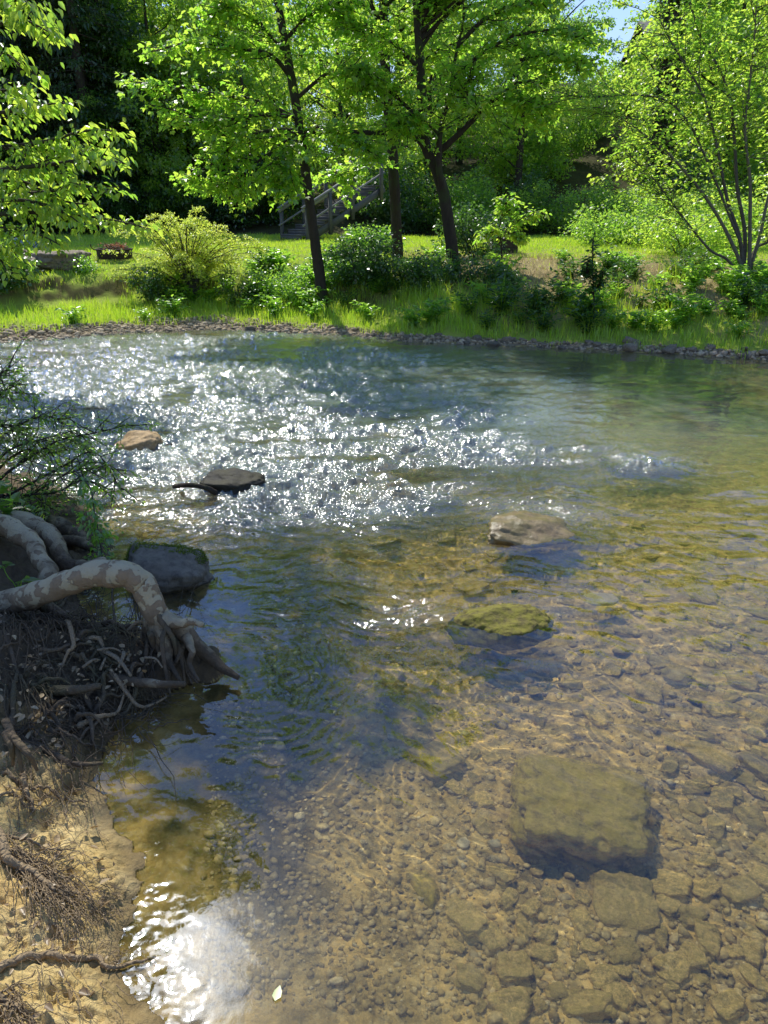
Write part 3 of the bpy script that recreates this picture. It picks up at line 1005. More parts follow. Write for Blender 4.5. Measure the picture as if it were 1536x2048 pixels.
# ledge rocks at the left of the far bank
for (px, py, y, wpx, d_, h_, sd_, rz, lab) in [
        (52, 601, 16.6, 110, .8, .34, 31, 6, 'pale-topped grey ledge slab at the far left edge of the grass'),
        (120, 590, 17.0, 95, .9, .42, 32, -8, 'darker domed ledge rock right of the pale slab on the far bank'),
        (150, 584, 17.5, 70, .8, .36, 33, 10, 'broken rearmost ledge rock at the right end of the far outcrop'),
        (18, 580, 17.4, 80, .9, .42, 34, 0, 'shaded ledge rock under hanging leaves at the left picture edge')]:
    p = D(px, py, y)
    sx = wpx * (y * CP + (H - p[2]) * SP) / FPX
    v, f = rock_shape((sx, d_, h_), sd_, 5, .6, .22, .05)
    mb = MB(); mb.add(v @ rotz(R(rz)).T, None, f)
    o = mb.obj('ledge_rock', M['stone_shelf'])
    o.location = (p[0], p[1], zat(p[0], p[1]) + h_ * .22)
    tag(o, lab, 'rock', 'ledge rocks on the far bank')

# ------------------------------------------------------------------ the sycamore at the near bank: exposed roots, trunk, limbs and crown
TB = np.array([-2.75, 3.7, .45])
syc = thing('sycamore_tree', TB, 'mottled sycamore whose bare arching roots reach from the near bank into the water', 'tree')


def root(pts, rad, mat='syc', lump=.12, sides=14, n=60, seed=0.0, name='root', label=None):
    mb = MB()
    P = spline(pts, n)
    rr_ = np.interp(np.linspace(0, 1, n), np.linspace(0, 1, len(rad)), rad)
    rr_ = rr_ * .72
    P = P + .28 * rr_[:, None] * np.stack([fbm(np.arange(n) * .14 + seed, np.full(n, seed)), fbm(np.arange(n) * .14 + seed, np.full(n, seed + 5)), fbm(np.arange(n) * .14, np.full(n, seed + 9))], 1)
    tube(mb, P, rr_, sides, lump, seed=seed)
    o = mb.obj(name, M[mat], syc)
    if label: o['label'] = label
    return o


# the great arch: left edge of the picture, over the hump, down to the toe in the water
root([D(-260, 1290, 3.45), D(-60, 1232, 3.36), D(20, 1204, 3.3), D(95, 1183, 3.22), D(165, 1157, 3.16), D(225, 1147, 3.14), D(275, 1162, 3.13), D(305, 1205, 3.12), D(322, 1255, 3.1), D(345, 1300, 3.08)],
     [.115, .10, .092, .085, .083, .088, .088, .082, .085, .075], seed=1.0, n=90, sides=20, label='great root arching over a pool of water')
for (pts, rad, sd_) in [
        ([D(322, 1240, 3.1), D(362, 1258, 3.08), D(396, 1292, 3.06), D(436, 1330, 3.02), D(478, 1356, 2.96)], [.075, .065, .05, .036, .016], 2.0),
        ([D(330, 1240, 3.08), D(362, 1246, 3.04), D(388, 1244, 3.0), D(404, 1250, 2.98)], [.05, .032, .022, .018], 3.0),
        ([D(318, 1250, 3.08), D(336, 1290, 3.02), D(340, 1325, 2.96), D(362, 1362, 2.86)], [.05, .032, .022, .010], 4.0),
        ([D(310, 1250, 3.12), D(318, 1300, 3.1), D(310, 1345, 3.06), D(322, 1370, 3.0)], [.06, .05, .04, .02], 5.0),
        ([D(300, 1240, 3.14), D(296, 1290, 3.16), D(300, 1330, 3.14)], [.05, .05, .045], 6.0),
        ([D(372, 1275, 3.04), D(384, 1300, 2.96), D(380, 1330, 2.92), D(398, 1362, 2.84)], [.036, .022, .016, .009], 7.0),
        ([D(345, 1262, 3.10), D(390, 1300, 3.18), D(452, 1332, 3.14)], [.05, .03, .012], 7.5)]:
    root(pts, rad, seed=sd_, n=36)
rz_ = np.random.default_rng(29)
for i in range(14):
    a = D(rz_.uniform(296, 372), rz_.uniform(1225, 1275), 3.1 + rz_.normal(0, .05))
    e = D(rz_.uniform(285, 420), rz_.uniform(1330, 1378), 3.0 + rz_.normal(0, .08)); e[2] = min(e[2], .02)
    m_ = (a + e) / 2 + rz_.normal(0, .05, 3)
    root([a, m_, e], [.022, .016, .006], seed=60.0 + i, mat='root_dark', n=22, lump=.25)
# roots behind it, running to the upstream corner of the bank
root([D(-150, 1035, 4.3), D(0, 1052, 4.05), D(50, 1075, 3.92), D(78, 1112, 3.78), D(98, 1150, 3.62), D(88, 1195, 3.55)], [.10, .09, .078, .066, .066, .085], seed=8.0, n=60, sides=18, label='thick mottled root bending down the bank')
root([D(-40, 1030, 4.5), D(50, 1048, 4.35), D(105, 1075, 4.15), D(130, 1122, 3.98), D(165, 1135, 3.92), D(205, 1122, 3.88)], [.10, .09, .075, .06, .055, .04], seed=9.0, n=60, sides=16)
root([D(20, 1020, 4.9), D(90, 1042, 4.7), D(140, 1062, 4.5), D(176, 1090, 4.3)], [.10, .09, .075, .05], seed=10.0, n=40)
root([D(110, 1085, 4.4), D(150, 1082, 4.3), D(185, 1098, 4.2)], [.05, .05, .035], seed=11.0, n=30)
# low roots in front of the pool
root([D(70, 1200, 3.35), D(120, 1232, 3.3), D(165, 1258, 3.24), D(225, 1266, 3.2), D(280, 1282, 3.18), D(310, 1290, 3.15)], [.05, .045, .042, .04, .034, .03], seed=12.0, mat='root_dark', n=50)
root([D(80, 1230, 3.25), D(86, 1290, 3.2), D(90, 1340, 3.15)], [.06, .05, .06], seed=13.0, mat='root_dark', n=30)
root([D(-60, 1310, 3.02), D(0, 1326, 2.95), D(80, 1342, 2.90), D(160, 1352, 2.86), D(240, 1360, 2.83), D(300, 1366, 2.80), D(370, 1368, 2.78)], [.042, .040, .038, .036, .033, .028, .018], seed=14.0, n=60, label='long straight pale root lying across the bank')
root([D(-30, 1392, 2.78), D(60, 1380, 2.74), D(140, 1380, 2.7), D(200, 1372, 2.72)], [.04, .036, .03, .018], seed=15.0, mat='root_dark', n=40)
root([D(120, 1290, 3.05), D(140, 1310, 3.0), D(150, 1335, 2.95)], [.03, .028, .03], seed=16.0, mat='root_dark', n=24)
root([D(8, 1340, 2.9), D(5, 1390, 2.75), D(3, 1440, 2.6), D(20, 1470, 2.5)], [.028, .026, .026, .03], seed=17.0, mat='root_dark', n=30)
root([D(3, 1435, 2.6), D(30, 1468, 2.5), D(70, 1488, 2.44), D(110, 1510, 2.38), D(150, 1528, 2.33), D(205, 1527, 2.32)], [.03, .026, .02, .018, .015, .010], seed=18.0, mat='root_dark', n=50)
for k_, (a, b) in enumerate([((10, 1440), (45, 1545)), ((20, 1470), (75, 1540)), ((12, 1465), (25, 1530))]):
    root([G(a[0], a[1], .36), G((a[0] + b[0]) / 2 + 6, (a[1] + b[1]) / 2, .33), G(b[0], b[1], .25)], [.02, .015, .008], seed=19.0 + k_, mat='root_dark', n=24)


def bank_path(pts, lift=.012, n=40):
    P = spline([on_bank(*p, lift) for p in pts], n)
    P[:, 2] = np.maximum(zats(P[:, 0], P[:, 1]), -.03) + lift
    return P


def on_bank(px, py, lift=.01):
    p = G(px, py, .25)
    for _ in range(4):
        p = G(px, py, zat(p[0], p[1]) + lift)
    return p


# tangle of finger-thick roots over the dark soil
rq = np.random.default_rng(23)
for i in range(40):
    px, py = rq.uniform(-20, 300), rq.uniform(1205, 1470)
    if py > 1400 and px > 190: px -= 120
    a = rq.normal(.25, .7)
    L = rq.uniform(60, 200)
    pts = [(px, py)]
    for j in range(4):
        a += rq.normal(0, .45)
        pts.append((pts[-1][0] + L / 4 * math.cos(a), min(1500, pts[-1][1] + L / 4 * math.sin(a))))
    P = spline([on_bank(*q, .015) for q in pts], 26)
    P[:, 2] = np.maximum(zats(P[:, 0], P[:, 1]), -.02) + rq.uniform(.005, .05) + .05 * np.sin(np.linspace(0, rq.uniform(2, 6), 26)) * rq.random()
    mb = MB(); rd = rq.uniform(.006, .016); tube(mb, P, np.linspace(rd, rd * .12, 26), 7, .2, seed=i)
    mb.obj('root', M['root_dark' if rq.random() < .85 else 'root_thin'], syc)


# sunlit surface roots on the sand
def bank_root(pts, rad, seed, lift=.012, n=40):
    mb = MB()
    P = bank_path(pts, lift, n)
    P = P + .006 * np.stack([fbm(np.arange(n) * .3 + seed, np.full(n, seed)), fbm(np.arange(n) * .3 + seed, np.full(n, seed + 5)), .4 * fbm(np.arange(n) * .3, np.full(n, seed + 9))], 1)
    tube(mb, P, np.linspace(rad[0], rad[1], n), 8, .25, seed=seed)
    return mb.obj('root', M['root_thin'], syc)


bank_root([(-30, 1640), (0, 1672), (12, 1715), (45, 1735), (80, 1755), (110, 1780)], (.022, .006), 1.1, .03)
bank_root([(-20, 1944), (20, 1925), (60, 1914), (105, 1908), (150, 1914), (195, 1912), (207, 1932), (240, 1932), (290, 1922), (312, 1915)], (.013, .004), 2.2, .014, 60)
bank_root([(60, 1914), (100, 1905), (118, 1894)], (.008, .003), 2.9, .014, 16)
bank_root([(46, 1546), (52, 1580), (62, 1605), (68, 1622)], (.013, .006), 3.3)
bank_root([(5, 1545), (30, 1556), (45, 1560)], (.008, .006), 3.9)
bank_root([(60, 1570), (100, 1582), (140, 1600), (172, 1604)], (.006, .003), 4.4)
bank_root([(12, 1672), (70, 1686), (115, 1698), (150, 1697)], (.006, .002), 5.5, .02)
bank_root([(-10, 1600), (25, 1585), (55, 1615)], (.006, .003), 6.5)
bank_root([(-5, 1990), (25, 2010), (60, 2035), (90, 2075)], (.010, .004), 7.5)
bank_root([(105, 1840), (122, 1862), (126, 1890)], (.005, .002), 8.5)

# the mats of hair-thin rootlets
mb = MB()
rr2 = np.random.default_rng(21)


def rootlet(px, py, ang, L, rad, lift=.012, wig=.72):
    n = 12
    pts = [(px, py)]
    a = ang
    for i in range(5):
        a += rr2.normal(0, wig)
        a = a * .75 + ang * .25
        pts.append((pts[-1][0] + L / 5 * math.cos(a), pts[-1][1] + L / 5 * math.sin(a)))
    P = spline([on_bank(*p, lift) for p in pts], n)
    P[:, 2] = np.maximum(zats(P[:, 0], P[:, 1]), -.02) + lift + np.abs(rr2.normal(0, .008, n)) + lift * .6 * np.sin(np.linspace(0, 3.1, n))
    tube(mb, P, np.linspace(rad, rad * .35, n), 4, 0, cap=False)


for i in range(150):                         # fan of roots on the sand
    t = rr2.random()
    rootlet(5 + t * 95 + rr2.normal(0, 8), 1690 + t * 90 + rr2.normal(0, 14), R(rr2.normal(33, 20)), rr2.uniform(50, 200), rr2.uniform(.0010, .0030))
for i in range(70):
    rootlet(rr2.uniform(120, 225), rr2.uniform(1760, 1840), R(rr2.normal(38, 18)), rr2.uniform(30, 90), rr2.uniform(.001, .002))
for i in range(60):
    rootlet(rr2.uniform(0, 250), rr2.uniform(1880, 2048), R(rr2.normal(10, 40)), rr2.uniform(30, 130), rr2.uniform(.0008, .002))
for i in range(45):
    rootlet(rr2.uniform(0, 40), rr2.uniform(1965, 2060), R(rr2.normal(60, 40)), rr2.uniform(40, 100), rr2.uniform(.001, .003))
for i in range(60):
    rootlet(rr2.uniform(0, 170), rr2.uniform(1530, 1640), R(rr2.normal(20, 50)), rr2.uniform(30, 120), rr2.uniform(.001, .0028))
tag(mb.obj('rootlets', M['root_thin'], syc), kind='stuff')
mb = MB()
for i in range(240):
    rootlet(rr2.uniform(-10, 300), rr2.uniform(1200, 1500), R(rr2.normal(15, 45)), rr2.uniform(50, 190), rr2.uniform(.0015, .004), .03)
for i in range(60):                          # hanging roots under the arch
    p = D(rr2.uniform(40, 120), rr2.uniform(1220, 1260), 3.2)
    q = p + np.array([rr2.normal(.08, .12), -rr2.uniform(.05, .2), -rr2.uniform(.15, .4)])
    q[2] = max(q[2], .15)
    tube(mb, spline([p, (p + q) / 2 + rr2.normal(0, .04, 3), q], 8), np.linspace(.004, .0015, 8), 4, cap=False)
tag(mb.obj('rootlets', M['root_dark'], syc), kind='stuff')

# dead sticks caught among the roots
M['stick'] = bark_mat('bleached_stick', (.16, .12, .07), (.34, .27, .17), 40)
for i, (a, b, rd, lab) in enumerate([((205, 1300), (262, 1352), .012, 'bleached crooked stick lying steepest among the roots'), ((195, 1300), (250, 1308), .006, 'thin pale stick lying level above the other sticks'),
                                ((165, 1335), (200, 1320), .007, 'short pale stick at the left of the caught twigs'), ((200, 1340), (212, 1315), .007, 'short upright stick between the caught twigs'),
                                ((248, 1305), (238, 1335), .011, 'thick curved stub of stick at the centre of the twigs'), ((290, 1315), (325, 1335), .006, 'dark-shaded twig nearest the toe of the great root'),
                                ((255, 1262), (285, 1242), .010, 'broken stick leaning against the pier of the great root')]):
    mb = MB()
    p, q = on_bank(*a, .05), on_bank(*b, .04)
    if i == 6: p, q = D(*a, 3.15), D(*b, 3.12)
    tube(mb, spline([p, (p + q) / 2 + np.array([.01, 0, .02]), q], 14), np.linspace(rd, rd * .6, 14), 7, .2, seed=i)
    tag(mb.at('stick', M['stick'], p), lab, 'stick', 'sticks caught among the roots')
mb = MB()
P = spline([G(348, 973, .04), G(380, 970, .10), G(410, 975, .09), G(432, 986, .02), G(446, 990, -.05)], 24)
tube(mb, P, np.linspace(.018, .026, 24), 8, .2)
tag(mb.at('driftwood_branch', M['bark_dark'], P[-1]), 'curved black driftwood branch lodged against the dark humped rock', 'branch')

# leaf litter between the roots, and the single leaves one can tell apart
M['dead_leaf'] = leaf_mat('dead_leaf', (.13, .085, .04), (.34, .25, .13), (.10, .06, .02), (.16, .10, .04), .25, .03)
mb = MB()
n = 460
pts = np.array([on_bank(a, b, .02) for a, b in zip(rr2.uniform(-10, 330, n), rr2.uniform(1190, 1520, n))])
pts = np.vstack([pts, [on_bank(a, b, .012) for a, b in zip(rr2.uniform(-10, 240, 90), rr2.uniform(1520, 2060, 90))]])
nd = lands(pts[:, 0], pts[:, 1])[1]
pts = pts[nd > .02]
n = len(pts)
leaves(mb, pts + rr2.normal(0, .01, (n, 3)), rr2.normal(size=(n, 3)) * [1, 1, .3], np.array([0, 0, 1.0]) + rr2.normal(0, .35, (n, 3)), rr2.uniform(.015, .045, n), .3, .3, .15)
tag(mb.obj('leaf_litter', M['dead_leaf']), 'dry brown leaf and twig litter between the shaded roots', 'leaf litter', kind='stuff')
for i, (px, py, s, lab) in enumerate([(42, 1815, .035, 'pale dry leaf on the sand below the pale root fan'), (93, 1862, .032, 'dry curled leaf standing on the sand beside a thin root'), (78, 1612, .026, 'small pinkish dry leaf near the upper edge of the sunlit sand'),
                                      (40, 1775, .036, 'broad buff leaf in the shadow of the curved pale root'), (120, 1940, .03, 'buff leaf just below the long root near the waterline'), (82, 2028, .028, 'yellow leaf at the bottom edge of the sand')]):
    mb = MB()
    p = on_bank(px, py, .014)
    a = rr2.uniform(0, 6.28)
    leaves(mb, np.array([p]), np.array([[math.cos(a), math.sin(a), .05]]), np.array([[.1, -.15, 1.0]]), np.array([s]), .33, .35, .15)
    tag(mb.at('fallen_leaf', M['dead_leaf'] if i < 5 else M['dead_leaf'], p), lab, 'leaf', 'fallen leaves on the sand')
M['green_leaf'] = leaf_mat('floating_leaf', (.22, .28, .07), (.28, .34, .09), (.1, .14, .03), (.12, .16, .04), .2, .05)
mb = MB()
p = G(550, 2002, .006)
leaves(mb, np.array([p]), np.array([[.18, 1, 0.0]]), np.array([[0, 0, 1.0]]), np.array([.048]), .33, .06, 0)
tag(mb.at('floating_leaf', M['green_leaf'], p), 'single pale green leaf floating on the water by the bottom edge', 'leaf')

# ------------------------------------------------------------------ foliage materials
M['leaf_maple'] = leaf_mat('maple_leaves', (.05, .10, .014), (.09, .15, .022), (.17, .36, .028), (.38, .58, .05), .76, .05, .35)
M['leaf_big'] = leaf_mat('broad_drooping_leaves', (.045, .095, .014), (.08, .14, .022), (.18, .34, .03), (.40, .55, .045), .74, .06, .3)
M['leaf_wood'] = leaf_mat('woodland_leaves', (.035, .075, .013), (.08, .13, .022), (.13, .28, .025), (.34, .52, .045), .7, .05, .4)
M['leaf_lime'] = leaf_mat('young_lime_leaves', (.05, .10, .015), (.10, .17, .025), (.19, .36, .03), (.40, .56, .05), .74, .05, .35)
M['leaf_dark'] = leaf_mat('dark_evergreen_leaves', (.015, .033, .010), (.04, .075, .018), (.03, .065, .010), (.08, .14, .022), .3, .04, .4)
M['leaf_shrub'] = leaf_mat('dark_shrub_leaves', (.018, .045, .010), (.04, .085, .016), (.05, .13, .015), (.12, .24, .025), .45, .06, .35)
M['leaf_gold'] = leaf_mat('golden_green_sprays', (.20, .27, .04), (.30, .36, .07), (.38, .48, .05), (.56, .62, .09), .70, .05, .4)
M['leaf_weed'] = leaf_mat('bank_weeds', (.045, .10, .015), (.09, .16, .03), (.14, .30, .025), (.30, .46, .04), .66, .07, .3)
M['grass'] = leaf_mat('grass_blades', (.14, .24, .015), (.24, .34, .03), (.29, .54, .018), (.41, .62, .03), .55, .05, .4)


def limb_path(a, b, sag=.12, n=10, r=None, up=0.0):
    a, b = np.asarray(a, float), np.asarray(b, float)
    L = np.linalg.norm(b - a)
    m1 = a + (b - a) * .35 + r.normal(0, sag * L * .35, 3) + np.array([0, 0, up * L])
    m2 = a + (b - a) * .7 + r.normal(0, sag * L * .3, 3) + np.array([0, 0, up * L * .7])
    return spline([a, m1, m2, b], n)


def spray_leaves(mb, centers, radii, per, size, r, shape='diamond', flat=.45, droop=.3, outward=None, width=.36):
    """clusters of leaves: each a loose, flattened, ragged spray"""
    n = len(centers)
    k = np.maximum(1, (per * r.uniform(.6, 1.4, n)).astype(int))
    C = np.repeat(np.asarray(centers), k, 0); Rr = np.repeat(np.asarray(radii), k)
    N = len(C)
    d = nrm(r.normal(size=(N, 3)))
    rad = r.random(N) ** .5
    p = C + d * (rad * Rr)[:, None] * np.array([1, 1, flat])
    ax = d * np.array([1, 1, .3]) + np.array([0, 0, -droop]) + r.normal(0, .45, (N, 3))
    nm = np.array([0, 0, 1.0]) + r.normal(0, .55, (N, 3))
    sz = size * r.uniform(.6, 1.25, N)
    leaves(mb, p, ax, nm, sz, width, .2, .15, shape)
    return p


def crown_points(r, n, blobs, gap=.15, scale=.8, seed=0.0):
    """points spread through a union of ellipsoid blobs (x,y,z,rx,ry,rz), thinned by noise to leave gaps"""
    vol = np.array([b[3] * b[4] * b[5] for b in blobs]); pr = vol ** .8 / (vol ** .8).sum()
    out = []
    while len(out) < n:
        b = blobs[r.choice(len(blobs), p=pr)]
        d = nrm(r.normal(size=3)) * (r.random() ** .42)
        p = np.array(b[:3]) + d * np.array(b[3:6])
        if perlin(np.array([p[0] * scale + seed]), np.array([p[1] * scale]), np.array([p[2] * scale]))[0] < gap - .35: continue
        out.append(p)
    return np.array(out)


def skeleton(mb, trunk, rad, centers, r, reach=1.0, thick=.45, twig=.008, maxn=60, sides=6, up=.05):
    """limbs from the trunk polyline to a sample of the spray centres, then twigs between neighbours"""
    T = np.asarray(trunk); rad = np.asarray(rad)
    idx_ = r.permutation(len(centers))[:maxn]
    tips = []
    for i in idx_:
        c = centers[i]
        # spring from a point of the trunk lower than the spray
        dz = c[2] - T[:, 2]
        hd = np.hypot(T[:, 0] - c[0], T[:, 1] - c[1])
        want = np.abs(dz - .55 * hd) + .3 * hd
        j = int(np.argmin(want))
        L = np.linalg.norm(c - T[j])
        if L < .1: continue
        P = limb_path(T[j], c, .12, 9, r, up)
        r0 = min(rad[j] * thick, .012 + .012 * L)
        tube(mb, P, np.linspace(r0, twig * .6, 9), sides, 0, cap=False)
        tips.append(P[4:])
    return tips


def make_tree(name, base, label, cat, group, trunk_pts, trunk_r, blobs, nsprays, per, leaf, spray_r, leafmat, barkmat, seed,
              shape='diamond', gap=.15, flat=.45, droop=.3, maxlimb=50, parent_world=True, local=False, extra=None, width=.36, lump=.12, sides=12):
    r = np.random.default_rng(seed)
    t = thing(name, base, label, cat, group)
    n = 40
    P = spline(trunk_pts, n)
    rr_ = np.interp(np.linspace(0, 1, n), np.linspace(0, 1, len(trunk_r)), trunk_r)
    mb = MB(); tube(mb, P, rr_, sides, lump, seed=seed * 1.3)
    mb.obj('trunk', M[barkmat], t, world=not local)
    C = crown_points(r, nsprays, blobs, gap, .8, seed)
    mb = MB()
    skeleton(mb, P[8:], rr_[8:], C, r, maxn=maxlimb)
    if extra:
        for (pts, ra) in extra:
            E = spline(pts, 30); er = np.interp(np.linspace(0, 1, 30), np.linspace(0, 1, len(ra)), ra)
            tube(mb, E, er, 8, .1, seed=seed)
    mb.obj('limbs', M[barkmat], t, world=not local)['label'] = 'forking limbs and twigs'
    mb = MB()
    spray_leaves(mb, C, spray_r * r.uniform(.6, 1.35, len(C)), per, leaf, r, shape, flat, droop, width=width)
    mb.obj('crown', M[leafmat], t, smooth_shade=False, world=not local)
    return t


# ------------------------------------------------------------------ the sycamore above the near bank (mostly out of the picture; its shade and its reflection are in it)
r = np.random.default_rng(31)
mb = MB()
TP = spline([TB + [0, 0, -.4], TB + [-.02, .05, .4], TB + [-.15, .5, 1.6], TB + [-.5, 1.4, 3.4], TB + [-.9, 2.6, 5.6], TB + [-1.2, 3.6, 8.0]], 50)
TR = np.interp(np.linspace(0, 1, 50), [0, .08, .2, .6, 1], [.62, .42, .34, .26, .14])
tube(mb, TP, TR, 18, .14, seed=3)
mb.obj('trunk', M['syc'], syc)
sblobs = [(-3.6, 8.4, 7.0, 1.4, 1.5, 1.0), (-2.9, 8.6, 7.0, 1.3, 1.2, .9), (-5.8, 8.2, 7.6, 1.8, 2.0, 1.6), (-5.6, 9.4, 9.2, 1.8, 1.5, 1.2), (-7.0, 6.4, 6.6, 1.8, 1.8, 1.5), (-4.2, 10.2, 8.6, 1.6, 1.6, 1.3), (-7.4, 10.4, 7.4, 1.8, 2.2, 1.8)]
SC = crown_points(r, 215, sblobs, .10, .8, 3.0)
mb = MB()
skeleton(mb, TP[12:], TR[12:], SC, r, maxn=60)
mb.obj('limbs', M['syc'], syc)
mb = MB()
spray_leaves(mb, SC, r.uniform(.3, .6, len(SC)), 34, .15, r, 'maple', .45, .35)
mb.obj('crown', M['leaf_big'], syc, smooth_shade=False)

# ------------------------------------------------------------------ left tree whose leafy boughs hang into the picture
LB = D(-190, 560, 10.2); LB[2] = zat(LB[0], LB[1])
lt_pts = [LB + [0, 0, -.3], LB + [.05, .0, 1.2], LB + [-.1, .1, 2.6], LB + [-.2, .2, 4.2], LB + [-.2, .3, 6.0]]


def bough_leaves(mb, twigs, r, size, per, shape='ovate', width=.34, droop=.55, spread=.10):
    for P, tipn in twigs:
        n = int(per * (np.linalg.norm(np.diff(P, axis=0), axis=1).sum()))
        t = r.random(n) ** .8
        f = t * (len(P) - 1); i = f.astype(int).clip(0, len(P) - 2)
        q = P[i] + (P[i + 1] - P[i]) * (f - i)[:, None]
        tang = nrm(P[i + 1] - P[i])
        side = nrm(np.cross(tang, [0, 0, 1.0])) * np.where(r.random(n) < .5, 1, -1)[:, None]
        ax = side * .8 + tang * .5 + np.array([0, 0, -droop]) + r.normal(0, .3, (n, 3))
        q = q + side * np.abs(r.normal(0, spread, n))[:, None] + r.normal(0, spread * .6, (n, 3)) * [1, 1, .7]
        nm = np.array([0, 0, 1.0]) + r.normal(0, .35, (n, 3)) - tang * .2
        leaves(mb, q, ax, nm, size * r.uniform(.65, 1.2, n), width, .22, .25, shape)


r = np.random.default_rng(41)
lt = thing('overhanging_tree', LB, 'broadleaf tree at the left edge with bright drooping leaves hanging over the far bank', 'tree')
mb = MB(); tube(mb, spline(lt_pts, 30), np.linspace(.16, .06, 30), 12, .12, seed=5)
mb.obj('trunk', M['bark_dark'], lt)
mbl, mbt = MB(), MB()
tw = []
boughs = [  # pixel guides of each bough, with distance
    ([(-200, 300), (-60, 240), (60, 215), (125, 205)], 9.4), ([(-200, 330), (-40, 300), (80, 285), (170, 262), (235, 262)], 9.2),
    ([(-200, 370), (-40, 345), (90, 330), (190, 318), (262, 330)], 9.0), ([(-200, 390), (-30, 390), (80, 385), (160, 372), (228, 380)], 9.3),
    ([(-200, 420), (-30, 428), (60, 425), (150, 430), (225, 440), (282, 452)], 9.0), ([(-200, 440), (-60, 465), (20, 455), (80, 470), (120, 490)], 9.2),
    ([(-200, 300), (-100, 360), (-20, 330), (60, 345), (140, 348)], 9.8), ([(-200, 400), (-90, 430), (-40, 480), (0, 520), (15, 545)], 9.4), ([(-200, 250), (-60, 190), (20, 180), (45, 170)], 9.8), ([(-200, 100), (-40, 60), (40, 40), (110, 70)], 8.6), ([(-200, 40), (-60, 10), (40, 0), (70, 25)], 8.2),
    ([(-200, 150), (-90, 120), (0, 105), (40, 130)], 9.0), ([(-200, 360), (-60, 370), (40, 362), (120, 400), (190, 410)], 9.6), ([(-200, 310), (-60, 280), (30, 300), (110, 300), (200, 300)], 9.6),
    ([(-200, 430), (-60, 410), (40, 400), (120, 420), (170, 455)], 9.3), ([(-200, 460), (-60, 490), (0, 500), (30, 495)], 9.6)]
for pts, y in boughs:
    y0 = LB[1]
    W = [D(px, py, y0 + (y - y0) * (i / (len(pts) - 1)) + r.normal(0, .12)) for i, (px, py) in enumerate(pts)]
    P = spline(W, 24)
    tube(mbt, P, np.linspace(.035, .006, 24), 6, 0, cap=False)
    tw.append((P[7:], 0))
    for j in range(8, 24, 2):                # side twigs
        L = r.uniform(.25, .65) * (1.2 - j / 30)
        d = nrm(P[min(j + 1, 23)] - P[j]) * .6 + r.normal(0, .55, 3) * [1, 1, .45]
        Q = limb_path(P[j], P[j] + nrm(d) * L + np.array([0, 0, -.10 * L]), .08, 6, r)
        tube(mbt, Q, np.linspace(.008, .003, 6), 4, 0, cap=False)
        tw.append((Q, 1))
bough_leaves(mbl, tw, r, .100, 46, 'ovate', .34, .6, .09)
mbt.obj('limbs', M['bark_dark'], lt)
mbl.obj('crown', M['leaf_big'], lt, smooth_shade=False)

# ------------------------------------------------------------------ the three bank trees
def px_tree(name, label, base_px, base_y, trunk, trunk_r, boughs, seed, leafmat, size, per, extra_blobs=(), nsp=120, group=None, barkmat='bark_dark', shape='maple', sprad=.45, perspray=55, spread=.10, droop=.35, twr=(.35, .9)):
    r = np.random.default_rng(seed)
    b = D(base_px[0], base_px[1], base_y); b[2] = zat(b[0], b[1])
    t = thing(name, b, label, 'tree', group)
    P = spline([b + [0, 0, -.25]] + [D(*p) for p in trunk], 60)
    R_ = np.interp(np.linspace(0, 1, 60), np.linspace(0, 1, len(trunk_r)), trunk_r)
    mb = MB(); tube(mb, P, R_, 14, .16, seed=seed); mb.obj('trunk', M[barkmat], t)
    mbt, mbl = MB(), MB()
    tw = []
    for bo in boughs:
        pts, rad = bo[0], bo[1]
        W = [D(*p) for p in pts]
        n = 26
        Q = spline(W, n)
        L = np.linalg.norm(np.diff(Q, axis=0), axis=1).sum()
        Q = Q + .03 * L * np.stack([fbm(np.arange(n) * .22 + seed, np.full(n, k_ + seed * 1.7)) for k_ in range(3)], 1) * np.linspace(0, 1, n)[:, None]
        tube(mbt, Q, np.linspace(rad, .008, n), 8, .1, seed=seed, cap=False)
        st = 3 if len(bo) < 3 else bo[2]
        for j in range(st, n):
            for _ in range(2):
                Lt = r.uniform(*twr) * (1.25 - j / n * .6)
                d = nrm(Q[min(j + 1, n - 1)] - Q[j - 1]) * .7 + r.normal(0, .65, 3) * [1, 1, .5]
                S = limb_path(Q[j], Q[j] + nrm(d) * Lt + np.array([0, 0, -.12 * Lt]), .08, 6, r)
                tube(mbt, S, np.linspace(.010, .003, 6), 4, 0, cap=False)
                tw.append((S, 1))
    bough_leaves(mbl, tw, r, size, per, shape, .34, droop, spread)
    if extra_blobs:
        C = crown_points(r, nsp, extra_blobs, .14, .7, seed)
        skeleton(mbt, P[25:], R_[25:], C, r, maxn=40)
        spray_leaves(mbl, C, sprad * r.uniform(.6, 1.3, len(C)), perspray, size, r, shape, .45, droop)
    mbt.obj('limbs', M[barkmat], t)
    mbl.obj('crown', M[leafmat], t, smooth_shade=False)
    return t


